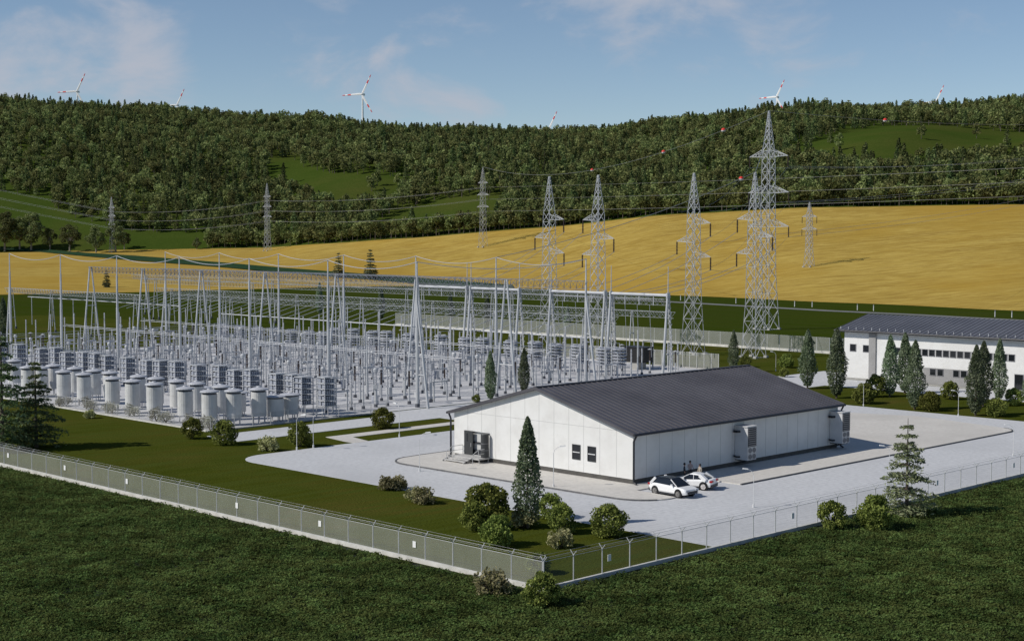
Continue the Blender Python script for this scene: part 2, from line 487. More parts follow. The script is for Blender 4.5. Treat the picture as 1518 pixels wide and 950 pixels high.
def polar(name, pxs, f0, f1, nd_, m_, lift=0., smooth=True):
    mb = MB(); vs = []; fs = []; n = nd_ + 1
    for px in pxs:
        a, b = f0(px), f1(px)
        for j in range(n):
            d = lerp(a, b, j / nd_); x, y = pd_xy(px, d); vs.append((x, y, TZ(px, d) + lift))
    for i in range(len(pxs) - 1):
        for j in range(nd_): fs.append((i * n + j, (i + 1) * n + j, (i + 1) * n + j + 1, i * n + j + 1))
    mb.add(vs, fs); return obj(name, mb, m_, smooth=smooth)


PXS = [-2400 + 40 * i for i in range(38)] + [-900 + 15 * i for i in range(220)] + [2400 + 50 * i for i in range(32)]
big = MB(); big.add([(-9000, -9000, -1.2), (14000, -9000, -1.2), (14000, 14000, -1.2), (-9000, 14000, -1.2)], [(0, 1, 2, 3)])
kind(obj('ground', big, M['hill']), 'structure')
# meadow: the flat green land round the yard, up to the wheat
kind(polar('meadow', PXS, lambda p: 20., lambda p: interp(DL, p) + .3, 24, M['meadow'], -.06, False), 'structure')
kind(polar('wheat_field', PXS, lambda p: interp(DL, p), lambda p: interp(DT, p) + 1, 16, M['wheat'], .02), 'structure')
kind(polar('hill', PXS, lambda p: interp(DT, p), lambda p: 2700., 70, M['hill'], 0.), 'structure')

# grass track crossing the wheat
upper = [(-60, 366), (60, 371), (130, 376), (200, 380), (260, 384.5), (330, 390), (420, 398), (500, 404), (600, 411), (680, 418), (760, 424)]
lowr = [(-60, 369), (60, 374.5), (130, 381), (200, 387), (260, 391.5), (330, 397), (420, 405), (500, 412), (600, 420), (680, 427), (760, 433)]
mb = MB(); vs = []
for (p, a), (q, b) in zip(upper, lowr):
    for s_ in (0, .5, 1):
        x, y, z = T(p, lerp(a, b, s_)); vs.append((x, y, z + .35))
n = 3
mb.add(vs, [(i * n + j, (i + 1) * n + j, (i + 1) * n + j + 1, i * n + j + 1)[::-1] for i in range(len(upper) - 1) for j in range(2)])
kind(obj('grass_track', mb, M['dark_verge']), 'structure')

# near ground
mb = MB(); mb.sheet([(-60, -60), (300, -60), (300, 69.75), (72.75, 69.75), (72.75, 420), (-60, 420)], -.02)
kind(obj('crop_soil', mb, M['soil']), 'structure')
mb = MB(); mb.sheet([(72.4, 69.4), (257.2, 69.4), (257.2, 300), (232, 300), (215, 410), (72.4, 410)], 0.)
kind(obj('lawn', mb, M['lawn']), 'structure')

# ---- paving
XE = 256.
court = [(92.3, 69.9), (92.3, 130.6)] + arc(96.4, 130.7, 4.1, 180, 90, 8) + [(132, 134.8), (132, 154.6), (210.5, 154.6), (210.5, 147.5), (224, 147.5), (224, 136.8), (213.9, 136.8), (213.9, 70.1), (203.2, 70.1), (203.2, 133.4), (182, 133.4), (182, 69.9)]
mb = MB(); mb.prism(court, -.05, .03)
kind(obj('pavement', mb, M['paver']), 'structure')
mb = MB(); mb.prism([(109.2, 134.6), (109.2, 136.4), (110, 141), (132.2, 141), (132.2, 138.9), (112.2, 138.7), (111.3, 134.6)], -.05, .04)
kind(obj('path', mb, M['apron']), 'structure')
mb = MB(); mb.prism([(132.3, 145.2), (100.6, 145.1), (99.6, 148), (100.6, 151.6), (129.5, 151.8), (131, 153), (131, 154.6), (132.3, 154.6)], -.05, .036)
kind(obj('service_road', mb, M['paver']), 'structure')
apron = [(116.9, 86.0), (170.5, 86.0)] + arc(170.6, 89.2, 3.2, -85, -5, 6) + [(175.2, 95.), (176.8, 102), (173.3, 111.5), (172, 121.6), (108.2, 121.9)] + arc(106, 118.2, 3.6, 100, 180, 6) + [(102.4, 112), (102.5, 93)] + arc(106.4, 89.6, 3.8, 180, 262, 8) + [(106.9, 85.9), (107.2, 90.8), (116.7, 90.9)]
mb = MB(); mb.prism(apron, -.04, .13)
kind(obj('apron', mb, M['apron']), 'structure')
# kerb stones round the apron
mb = MB()
for seg in (apron[0:8], apron[12:30], ):
    for (x0, y0), (x1, y1) in zip(seg, seg[1:]):
        L = math.hypot(x1 - x0, y1 - y0); mb.box((x0 + x1) / 2, (y0 + y1) / 2, .075, L + .1, .16, .17, math.atan2(y1 - y0, x1 - x0))
kind(obj('kerb', mb, M['kerb']), 'structure')
pad = [(103, 155.1), (212, 155.1), (213.5, 200), (206, 240), (196, 279), (103, 279)]
mb = MB(); mb.prism(pad, -.05, .04)
kind(obj('yard_pavement', mb, M['pad']), 'structure')
mb = MB()   # kerb of the yard
for (x0, y0), (x1, y1) in (((102.9, 155.1), (130.4, 155.1)), ((102.9, 155.1), (102.9, 279))):
    L = math.hypot(x1 - x0, y1 - y0); mb.box((x0 + x1) / 2, (y0 + y1) / 2, .05, L, .3, .16, math.atan2(y1 - y0, x1 - x0))
kind(obj('yard_kerb', mb, M['white_concrete']), 'structure')
# country road beyond
rd = [(700, 432.5), (784, 435.8), (900, 442), (1000, 447.6), (1115, 454), (1230, 460.5), (1350, 466), (1518, 475), (1700, 486)]
pts = [G(*p) for p in rd]
mb = MB(); vs = []
for i, (x, y) in enumerate(pts):
    a = pts[max(i - 1, 0)]; b = pts[min(i + 1, len(pts) - 1)]; dx, dy = b[0] - a[0], b[1] - a[1]; L = math.hypot(dx, dy)
    vs += [(x - dy / L * 3, y + dx / L * 3, -.02), (x + dy / L * 3, y - dx / L * 3, -.02)]
mb.add(vs, [(2 * i, 2 * i + 1, 2 * i + 3, 2 * i + 2) for i in range(len(pts) - 1)])
kind(obj('road', mb, M['road']), 'structure')


def mk_roadpost():
    t = thing('road_post', '', 'post'); mb = MB(); mb.tube((0, 0, 0), (0, 0, 1.9), .14, .12, 8); obj('post', mb, M['lamp'], t)
    mb = MB(); mb.lathe([(.16, 1.62), (.16, 1.78), (.13, 1.78)], 8); obj('band', mb, M['dark_band'], t); return t


rp = Maker(mk_roadpost)
for px, py in ((1009, 446.5), (1091, 451), (1178, 455.8), (1204, 456.5), (1271, 461), (1295, 462), (1475, 471), (1500, 472), (790, 434.5)):
    x, y = G(px, py - 1.5); rp((x, y, -.05), 0, 'short white post on the verge of the country road', 'white roadside posts')

# ---------------------------------------------------------------- main building (long low hall)
X0, X1, Y0, Y1, YR = 109.5, 144.5, 93.2, 118.2, 105.75
ZE, ZR = 5.0, 8.25
hall = thing('industrial_hall', 'long single-storey white panel hall with a dark grey gabled roof beside the parked cars', 'building', (X0, Y0, 0))
LX, LY, RY = X1 - X0, Y1 - Y0, YR - Y0
z0 = .56
mb = MB()
prof = [(0, z0), (LY, z0), (LY, ZE), (RY, ZR), (0, ZE)]
a = [(0, y, z) for y, z in prof]; b = [(LX, y, z) for y, z in prof]
# gable end with a real door opening: door y 19.6..23.3, z .62...3.15
DY0, DY1, DZ0, DZ1 = 19.55, 23.3, .66, 3.15
def gz(y): return ZE + (ZR - ZE) * (1 - abs(y - RY) / (RY if y < RY else LY - RY))
cols = [0, RY, DY0, DY1, LY]
for ya, yb in zip(cols, cols[1:]):
    zs = ((z0, None),) if ya != DY0 else ((z0, DZ0), (DZ1, None))
    for za, zb in zs:
        t0, t1 = (gz(ya), gz(yb)) if zb is None else (zb, zb)
        mb.add([(0, ya, za), (0, yb, za), (0, yb, t1), (0, ya, t0)], [(3, 2, 1, 0)])
mb.add(b, [(0, 1, 2, 3, 4)])
mb.add([(0, 0, z0), (LX, 0, z0), (LX, 0, ZE), (0, 0, ZE)], [(0, 1, 2, 3)])
mb.add([(0, LY, z0), (LX, LY, z0), (LX, LY, ZE), (0, LY, ZE)], [(3, 2, 1, 0)])
obj('wall', mb, M['white_panel'], hall)
mb = MB(); mb.box(LX / 2, LY / 2, .27, LX - .10, LY - .10, .57); obj('plinth', mb, M['plinth'], hall)
# panel joints: thin recess-coloured strips standing 3 mm proud
mb = MB()
for y in [97.45, 99.57, 101.56, 103.58, 105.65, 107.65, 109.7, 111.88, 114., 116.1, 95.3]:
    yy = y - Y0; zt = gz(yy) - .06
    if DY0 < yy < DY1: mb.box(-.003, yy, (DZ1 + zt) / 2 + .03, .012, .045, zt - DZ1 - .06)
    else: mb.box(-.003, yy, (z0 + zt) / 2, .012, .034, zt - z0)
for y0_, y1_ in ((2., LY - 1.8),): mb.box(-.004, (y0_ + y1_) / 2, 5.08, .012, y1_ - y0_, .04)
for i in range(1, 18):
    x_ = i * LX / 18; mb.box(x_, -.003, (z0 + ZE) / 2, .04, .012, ZE - z0 - .06)
obj('panel_joint', mb, M['joint'], hall)
# roof slabs with standing seams
OX, OY = .55, .5
def slope(ysign):
    mb = MB()
    ye, yr = (-OY, RY) if ysign < 0 else (LY + OY, RY)
    k = (ZR - ZE) / RY; ze = ZE - k * OY + .12; zr = ZR + .24
    vs = [(-OX, ye, ze), (LX + OX, ye, ze), (LX + OX, yr, zr), (-OX, yr, zr), (-OX, ye, ze - .22), (LX + OX, ye, ze - .22), (LX + OX, yr, zr - .22), (-OX, yr, zr - .22)]
    fs = [(0, 1, 2, 3), (7, 6, 5, 4), (0, 4, 5, 1), (1, 5, 6, 2), (3, 7, 4, 0)]
    if ysign > 0: fs = [f[::-1] for f in fs]
    mb.add(vs, fs)
    n_ = 44
    for i in range(n_ + 1):
        x_ = lerp(-OX + .05, LX + OX - .05, i / n_)
        mb.bar((x_, ye, ze + .035), (x_, yr, zr + .035), .07)
    return mb
rf = obj('roof', slope(-1), M['roof'], hall)
obj('roof', slope(1), M['roof'], hall)
mb = MB(); mb.box(LX / 2, RY, ZR + .29, LX + 2 * OX, .36, .08); obj('ridge_cap', mb, M['roof'], rf)
for nm, y in (('gutter', -OY - .09), ('gutter', LY + OY + .09)):
    k = (ZR - ZE) / RY; mb = MB(); mb.tube((-OX, y, ZE - k * OY + .02), (LX + OX, y, ZE - k * OY + .02), .13, None, 8); obj(nm, mb, M['trim'], hall)
for x_, y in ((-.25, -.28), (LX + .2, -.28), (-.25, LY + .28)):
    sg = -1 if y < 0 else 1
    mb = MB(); mb.path([(x_, sg * (OY + .09) + (LY if sg > 0 else 0), ZE - .2), (x_, y, ZE - .75), (x_, y, .35), (x_, y + sg * .35, .18)], .10, 8)
    obj('downpipe', mb, M['trim'], hall)
# windows on the gable
for y in (100.52 - Y0, 98.48 - Y0):
    fr = MB()
    for dy, dz, sy, sz in ((0, .71, 1.08, .06), (0, -.71, 1.08, .06), (.51, 0, .06, 1.4), (-.51, 0, .06, 1.4)): fr.box(-.03, y + dy, 2.47 + dz, .07, sy, sz)
    wf = obj('window', fr, M['door'], hall)
    obj('sash_rail', MB().box(-.035, y, 2.45, .05, .98, .09), M['hvac'], wf)
    mb = MB(); mb.box(-.008, y, 2.47, .02, .98, 1.34); obj('pane', mb, M['glass'], wf)
# entrance: open leaf, recess, dark roller leaf
mb = MB()
vs = [(0, DY0, DZ0), (0, DY1, DZ0), (0, DY1, DZ1), (0, DY0, DZ1), (.3, DY0, DZ0), (.3, DY1, DZ0), (.3, DY1, DZ1), (.3, DY0, DZ1)]
mb.add(vs, [(4, 5, 6, 7), (0, 4, 7, 3), (5, 1, 2, 6), (0, 1, 5, 4), (3, 7, 6, 2)]); obj('door_recess', mb, M['interior'], hall)
mb = MB(); mb.box(.2, (DY0 + DY1) / 2 - .1, 1.95, .16, 1.8, .14); mb.box(.2, (DY0 + DY1) / 2 - .1, .95, .16, 1.8, .5); obj('inner_shelf', mb, M['trim'], hall)
lf = obj('door', MB().box(-.10, DY1 - .62, 1.9, .08, 1.3, 2.5), M['door'], hall)
obj('pane', MB().box(-.15, DY1 - .45, 2.45, .02, .2, .85), M['glass'], lf)
mb = MB(); mb.tube((-.22, DY1 - 1.1, 1.5), (-.22, DY1 - 1.1, 1.9), .03, None, 6); obj('handle', mb, M['hvac'], lf)
lf = MB(); lf.lathe([(.0, 0), (.42, 0), (.42, 2.4), (.38, 2.46), (0, 2.46)], 18, (-.46, DY0 + .30, .66)); obj('roller_door', lf, M['door'], hall, smooth=False)
for z in (1.4, 2.1): obj('roller_band', MB().lathe([(.43, z), (.435, z + .05), (.43, z + .05)], 18, (-.46, DY0 + .30, 0)), M['frame_grey'], hall)
# entrance stair with landing
st = thing('entrance_steps', 'grey steel entrance steps with a landing and handrails at the hall door', 'steps', (X0, Y0, .13))
obj('landing', MB().box(-.85, 21.6, .43, 1.6, 4.2, .14), M['steel_step'], st)
for i, (xx, zz) in enumerate(((-1.95, .30), (-2.45, .16))): obj('step', MB().box(xx, 22.1, zz, .46, 3.2, .10), M['steel_step'], st)
for yy in (20.5, 23.7):
    mb = MB(); mb.add([(-1.65, yy, .30), (-1.65, yy, .52), (-2.9, yy, .14), (-2.9, yy, -.0), (-1.65, yy + .10, .30), (-1.65, yy + .10, .52), (-2.9, yy + .10, .14), (-2.9, yy + .10, 0)], [(0, 1, 2, 3), (7, 6, 5, 4), (1, 5, 6, 2), (0, 3, 7, 4), (3, 2, 6, 7), (0, 4, 5, 1)])
    obj('stringer', mb, M['steel_step'], st)
for yy in (19.6, 23.6):
    mb = MB()
    mb.path([(-.1, yy, 1.45), (-1.6, yy, 1.45), (-2.45, yy, 1.0)], .03, 6); mb.path([(-.1, yy, .98), (-1.6, yy, .98), (-2.45, yy, .55)], .022, 6)
    for xx in (-.1, -1.6): mb.tube((xx, yy, .4), (xx, yy, 1.45), .03, None, 6)
    mb.tube((-2.45, yy, 0), (-2.45, yy, 1.), .03, None, 6); obj('handrail', mb, M['post'], st)
for xx, yy in ((-1.5, 19.6), (-1.5, 23.6), (-.2, 19.6), (-.2, 23.6)): obj('leg', MB().box(xx, yy, .19, .08, .08, .39), M['steel_step'], st)


# air handling units on the long wall
def mk_hvac():
    t = thing('air_handling_unit', '', 'air conditioner')
    mb = MB(); mb.box(0, -.85, 1.70, 1.5, 1.6, 3.4); obj('casing', mb, M['hvac'], t)
    mb = MB(); mb.box(0, -1.67, 2.35, 1.36, .06, 1.95)
    obj('grille_back', mb, M['trim'], t)
    mb = MB()
    for i in range(9): mb.box(0, -1.73, 1.50 + i * .215, 1.36, .07, .085)
    obj('grille', mb, M['frame_grey'], t)
    for sx in (-.34, .34):
        for sz in (.36, 1.0):
            mb = MB(); mb.lathe([(.0, 0), (.26, 0), (.28, .05), (.22, .05), (.2, .01), (.06, .02), (.05, .06)], 14); f = obj('fan', mb, M['frame_grey'], t, (sx, -1.655, sz)); f.rotation_euler = (PI / 2, 0, 0)
    mb = MB(); mb.box(0, -.82, 3.44, 1.7, 1.75, .08); obj('top_plate', mb, M['hvac'], t)
    for sz in (-.1, ): 
        for sx in (-.55, .55):
            mb = MB(); mb.bar((sx, 0.0, -.06), (sx, -1.5, -.06), .1); mb.bar((sx, 0.0, -.5), (sx, -1.2, -.1), .08); obj('bracket', mb, M['trim'], t)
    mb = MB(); mb.path([(-.85, -.05, 2.9), (-1.1, -.2, 2.9), (-1.1, -.5, 2.9), (-.75, -.7, 2.9)], .12, 8); obj('duct', mb, M['trim'], t)
    mb = MB(); mb.path([(-.85, -.05, .35), (-1.05, -.2, .35), (-1.05, -.5, .3), (-.75, -.7, .3)], .09, 8); obj('pipe', mb, M['trim'], t)
    return t


hv = Maker(mk_hvac)
hv((126.2, Y0, .85), 0, 'air handling unit on the long shaded wall, the one above the parked cars')
hv((143.6, Y0, .85), 0, 'air handling unit at the far corner of the long shaded wall')

# ---------------------------------------------------------------- second building
BX0, BX1, BY0, BY1 = 214.5, 232.5, 46., 137.25
of = thing('office_building', 'two-storey white building with window bands behind the row of columnar trees', 'building', (BX0, BY1, 0))
W2, L2, ZE2, ZR2, RX2 = BX1 - BX0, BY1 - BY0, 8.15, 10.1, 9.
mb = MB(); A = [(0, 0), (0, -L2)]
mb.add([(0, 0, .35), (0, -L2, .35), (0, -L2, ZE2), (0, 0, ZE2)], [(0, 1, 2, 3)])
mb.add([(0, 0, .35), (W2, 0, .35), (W2, 0, ZE2), (RX2, 0, ZR2), (0, 0, ZE2)], [(4, 3, 2, 1, 0)])
mb.add([(0, -L2, .35), (W2, -L2, .35), (W2, -L2, ZE2), (RX2, -L2, ZR2), (0, -L2, ZE2)], [(0, 1, 2, 3, 4)])
mb.add([(W2, 0, .35), (W2, -L2, .35), (W2, -L2, ZE2), (W2, 0, ZE2)], [(3, 2, 1, 0)])
obj('wall', mb, M['white_panel'], of)
obj('plinth', MB().box(W2 / 2, -L2 / 2, .17, W2 + .1, L2 + .1, .36), M['concrete'], of)
obj('pilaster', MB().box(-.12, -5.35, 4.2, .25, 1.25, 7.6), M['grey_wall'], of)
obj('grey_panel', MB().box(-.04, -19.1, 1.55, .1, 9.1, 2.55), M['grey_wall'], of)
for sgn in (-1, 1):
    mb = MB(); ov = 1.0; k = (ZR2 - ZE2) / RX2
    xe = -ov if sgn < 0 else W2 + ov; ze = ZE2 - k * ov + .2; zr = ZR2 + .22
    vs = [(xe, 1.3, ze), (xe, -L2 - 1, ze), (RX2, -L2 - 1, zr), (RX2, 1.3, zr), (xe, 1.3, ze - .3), (xe, -L2 - 1, ze - .3), (RX2, -L2 - 1, zr - .3), (RX2, 1.3, zr - .3)]
    fs = [(0, 1, 2, 3), (7, 6, 5, 4), (0, 4, 5, 1), (1, 5, 6, 2), (3, 7, 4, 0)]
    if sgn > 0: fs = [f[::-1] for f in fs]
    mb.add(vs, fs)
    for i in range(110):
        y = 1.2 - i * (L2 + 2) / 110; mb.bar((xe, y, ze + .03), (RX2, y, zr + .03), .07)
    r2 = obj('roof', mb, M['roof_blue'], of)
    if sgn < 0:
        sg_ = MB().box(0, 0, 0, .06, .10, .36).mesh('snow_guard', M['galv'])
        for i in range(62): put('snow_guard', sg_, r2, (-.35, .5 - i * 1.45, ze + .33))
        mb = MB(); mb.tube((xe - .1, 1.3, ze - .1), (xe - .1, -L2 - 1, ze - .1), .13, None, 8); obj('gutter', mb, M['trim'], of)
wins = [(1.1 + .55, 5.25, 1.1, 1.15), (4.1, 5.22, 1.1, 1.1)] + [(9.9 + i * 1.21, 5.18, .98, 1.02) for i in range(17)] + [(16.2, 2.2, 1.0, 1.05), (17.5, 2.2, 1.0, 1.05), (20.2, 2.2, 1.0, 1.05), (21.5, 2.2, 1.0, 1.05), (30.5, 1.6, 1.4, 2.3), (33, 5.2, 1., 1.05)]
for y, z, sy, sz in wins:
    fr = MB(); xo = -.10 if z < 2.5 and y < 25 else -.02
    for dy, dz, a_, b_ in ((0, sz / 2, sy + .1, .07), (0, -sz / 2, sy + .1, .07), (sy / 2, 0, .07, sz), (-sy / 2, 0, .07, sz)): fr.box(xo - .02, -y + dy, z + dz, .08, a_, b_)
    wf = obj('window', fr, M['frame_grey'], of); obj('pane', MB().box(xo, -y, z, .03, sy - .06, sz - .06), M['glass'], wf)


# ---------------------------------------------------------------- fences
def fence(name, label, axis, fixed, a, b, step, net, signs, hgt=2.05, arms=True, base=.32, side=-1, maxposts=100, basem='white_concrete'):
    """axis 'Y': runs along Y at X=fixed; axis 'X': along X at Y=fixed"""
    def p(t, off, z): return (fixed + off, t, z) if axis == 'Y' else (t, fixed + off, z)
    t0 = thing(name, label, 'fence', p(a, 0, 0)); ox, oy, _ = t0.location
    def q(t, off, z): v = p(t, off, z); return (v[0] - ox, v[1] - oy, z)
    n = int((b - a) / step)
    me = None
    for i in range(n + 1):
        t = a + i * step
        if me is None:
            mb = MB(); mb.tube((0, 0, .1), (0, 0, hgt), .045, None, 6)
            if arms:
                for s_ in (-1, 1):
                    e = (s_ * .3, 0, hgt + .33) if axis == 'Y' else (0, s_ * .3, hgt + .33)
                    mb.tube((0, 0, hgt - .02), e, .028, None, 5)
            me = mb.mesh('post', M['post_pale' if net is M['net_back'] else 'post'])
        put('post', me, t0, q(t, 0, 0))
    mb = MB(); mb.add([q(a, 0, base), q(b, 0, base), q(b, 0, hgt - .04), q(a, 0, hgt - .04)], [(0, 1, 2, 3)]); obj('wire_netting', mb, net, t0)
    mb = MB(); mb.path([q(a, 0, hgt - .03), q(b, 0, hgt - .03)], .02, 5)
    if arms:
        for s_ in (-1, 1):
            for k in (.5, 1.): mb.path([q(a, s_ * .3 * k, hgt + .33 * k), q(b, s_ * .3 * k, hgt + .33 * k)], .007, 4)
    obj('top_wire', mb, M['post'], t0)
    mb = MB(); c = q((a + b) / 2, 0, base / 2 - .04)
    mb.box(*c, .22 if axis == 'Y' else b - a + .2, b - a + .2 if axis == 'Y' else .22, base + .08); obj('concrete_base', mb, M[basem], t0)
    for s_ in signs:
        mb = MB(); c = q(s_, .05 * side, 1.3); mb.box(*c, .03 if axis == 'Y' else .34, .34 if axis == 'Y' else .03, .46); obj('sign_plate', mb, M['sign'], t0)
    return t0


fence('wire_fence', 'wire mesh fence with white signs running down from the left above the dark crop', 'Y', 72.6, 69.7, 180, 2.95, M['net'], [Yat(72.6, p) for p in (615, 475, 352, 189, 97, 13)])
fence('wire_fence', 'see-through wire fence between the paved yard and the crop on the right', 'X', 69.6, 72.6, 168, 2.95, M['net_right'], [79.2, 101.5, 124.3, 139.], base=.30)
fence('wire_fence', 'pale mesh fence with white footing crossing behind the lattice pylons', 'Y', 257.2, 120, 300, 3.0, M['net_back'], [], hgt=3.2, base=.5, arms=False)
fence('wire_fence', 'short run of pale mesh fence panels just behind the dark hall roof', 'Y', 212.2, 161.2, 176, 1.6, M['net_back'], [], hgt=2.9, arms=False, base=.2, basem='concrete')
fence('wire_fence', 'pale mesh fence panels behind the rack stacks, left of the gap', 'Y', 213.2, 179.6, 200, 1.6, M['net_back'], [], hgt=2.7, arms=False, base=.2, basem='concrete')
t0 = fence('post_and_wire_fence', 'low thin post and wire fence along the near edge of the switchyard', 'X', 154.75, 104, 131, 2.7, M['net_right'], [], hgt=1.7, arms=False, base=.12, basem='concrete')
t0 = fence('post_and_wire_fence', 'low thin post and wire fence in front of the row of tanks', 'Y', 103.4, 155, 214, 2.7, M['net_right'], [], hgt=1.6, arms=False, base=.12, basem='concrete')


# ---------------------------------------------------------------- vegetation
def quad(mb, c, s, rnd, mi=0, up=0., asp=.75):
    n = Vector((rnd.gauss(0, 1), rnd.gauss(0, 1), rnd.gauss(0, 1) + up))
    if n.length < .01: n = Vector((0, 0, 1))
    n.normalize(); a = n.orthogonal().normalized()
    a.rotate(Matrix.Rotation(rnd.random() * 2 * PI, 3, n)); b = n.cross(a)
    c = Vector(c); s *= rnd.uniform(.7, 1.3); h = s * asp
    mb.add([c - a * s * .5, c + b * h * .5 + n * s * .08, c + a * s * .5, c - b * h * .5 + n * s * .08], [(0, 1, 2, 3)], mi)


def inball(rnd, shell=0.):
    while True:
        v = Vector((rnd.uniform(-1, 1), rnd.uniform(-1, 1), rnd.uniform(-1, 1))); L = v.length
        if L <= 1 and L > 1e-3: return v * ((L ** (1 - shell)) / L) if shell else v


def crown_blob(mb, blobs, per, s, rnd, shell=.6, up=.3):
    for (c, r, sq) in blobs:
        for _ in range(int(per * r * r)):
            v = inball(rnd, shell); quad(mb, (c[0] + v.x * r, c[1] + v.y * r, c[2] + v.z * r * sq), s, rnd, 0, up)


def mk_columnar(h, rad, seed, n=5200, leaf=.26):
    rnd = random.Random(seed)
    def f():
        t = thing('columnar_tree', '', 'tree'); mb = MB(); mb.tube((0, 0, 0), (0, 0, h * .8), .14, .03, 7); obj('trunk', mb, M['bark'], t)
        mb = MB(); lob = [(rnd.random() * 2 * PI, rnd.uniform(.08, .92), rnd.uniform(.10, .26)) for _ in range(46)]
        k = 0
        while k < n:
            u = rnd.random() ** .85; z = h * (.045 + .955 * u)
            rr = rad * (min(1, (u + .06) * 2.9) ** .55) * (1 - max(0, u - .36) / .64) ** .62
            a = rnd.random() * 2 * PI; bump = 1
            for la, lu, lr in lob:
                da = math.atan2(math.sin(a - la), math.cos(a - la)); q_ = (da / .45) ** 2 + ((u - lu) / .05) ** 2
                if q_ < 4: bump += lr * math.exp(-q_)
            q = math.sqrt(rnd.random()) ** .7 * rr * bump * rnd.uniform(.86, 1.04)
            quad(mb, (q * math.cos(a), q * math.sin(a), z), leaf, rnd, 0, .4, .6); k += 1
        obj('crown', mb, M['lf_cyp'], t); return t
    return f


def mk_bush(r, hgt, seed, lmat, n=3800, leaf=.24, name='round_bush', loose=0.):
    rnd = random.Random(seed)
    def f():
        t = thing(name, '', 'bush'); mb = MB()
        for _ in range(6):
            a = rnd.random() * 2 * PI; mb.tube((0, 0, 0), (math.cos(a) * r * .5, math.sin(a) * r * .5, hgt * .5), .06, .02, 5)
        obj('stem', mb, M['bark'], t); mb = MB(); blobs = []
        for _ in range(48):
            a = rnd.random() * 2 * PI; e = rnd.uniform(-.55, 1.) * PI / 2; q = rnd.uniform(.70, .86) + loose * rnd.uniform(-.3, .25)
            blobs.append((Vector((math.cos(a) * math.cos(e) * r * q, math.sin(a) * math.cos(e) * r * q, hgt * .46 + math.sin(e) * hgt * .46 * q)), rnd.uniform(.22, .36) * r))
        blobs.append((Vector((0, 0, hgt * .45)), r * .7))
        per = n // len(blobs)
        for c, br in blobs:
            for _ in range(per):
                v = inball(rnd, .7); p_ = c + v * br
                if p_.z < .05: p_.z = rnd.uniform(.05, .4)
                quad(mb, p_, leaf, rnd, 0, .5, .65)
        obj('foliage', mb, lmat, t); return t
    return f


def mk_spruce(h, rad, seed, lmat, bark, clear=.08, dens=1., leaf=.42, name='spruce_tree', wide=1.0, tiers=1.):
    rnd = random.Random(seed)
    def f():
        t = thing(name, '', 'tree'); mb = MB(); mb.tube((0, 0, 0), (0, 0, h), .022 * h, .02, 8)
        lv = MB(); nl = int(13 * dens ** .3 * tiers)
        for i in range(nl):
            u = i / nl; z = h * (clear + (1 - clear) * (u ** 1.02)) + rnd.uniform(-.3, .3) * h / nl; L = rad * (1 - u) ** .72 * (.55 + .45 * min(1, (u + .12) * 4)) + .12
            nb = 8 if u < .7 else 6
            for k in range(nb):
                a = 2 * PI * (k + rnd.uniform(-.35, .35)) / nb + i * .7; l = L * rnd.uniform(.6, 1.12); rise = rnd.uniform(-.20, .16) * l
                d = Vector((math.cos(a), math.sin(a), 0)); p0 = Vector((0, 0, z)); pm = p0 + d * l * .5 + Vector((0, 0, rise * .5 + .12 * l * .3)); p1 = p0 + d * l + Vector((0, 0, rise - .08 * l))
                mb.tube(p0, pm, .012 * h * (1 - u) * .4 + .012, .012, 4, cap=False); mb.tube(pm, p1, .012, .006, 4, cap=False)
                m_ = int((10 + 26 * l) * dens)
                for q in range(m_):
                    s_ = rnd.uniform(.22, 1.0); c = (p0.lerp(pm, s_ * 2) if s_ < .5 else pm.lerp(p1, s_ * 2 - 1))
                    w_ = .26 * l * (1.1 - abs(s_ - .55)) * wide; side = Vector((-d.y, d.x, 0)) * rnd.gauss(0, w_ * .6)
                    quad(lv, c + side + Vector((0, 0, rnd.uniform(-.22, .07) * (.5 + .12 * l))), leaf * rnd.uniform(.6, 1.1), rnd, 0, 1.6, .42)
        obj('trunk', mb, bark, t); obj('crown', lv, lmat, t); return t
    return f


def mk_broad(h, rad, seed, lmat, n=2600, leaf=.75, nblob=22, trunk=.22, name='broadleaf_tree'):
    rnd = random.Random(seed)
    def f():
        t = thing(name, '', 'tree'); mb = MB(); mb.tube((0, 0, 0), (0, 0, h * .4), .028 * h, .018 * h, 7); lv = MB(); bl = []
        for _ in range(nblob):
            v = inball(rnd, .5); c = Vector((v.x * rad * .8, v.y * rad * .8, h * .60 + v.z * h * .34)); c.x *= 1 - max(0, (c.z / h - .6)) * .9; c.y *= 1 - max(0, (c.z / h - .6)) * .9
            bl.append((c, rnd.uniform(.22, .38) * rad)); mb.tube((0, 0, h * .32), c, .008 * h, .02, 4, cap=False)
        per = n // nblob
        for c, r_ in bl:
            for _ in range(per):
                v = inball(rnd, .6); quad(lv, c + Vector((v.x * r_, v.y * r_, v.z * r_ * .8)), leaf, rnd, 0, .5, .7)
        obj('trunk', mb, M['bark_pale'], t); obj('crown', lv, lmat, t); return t
    return f


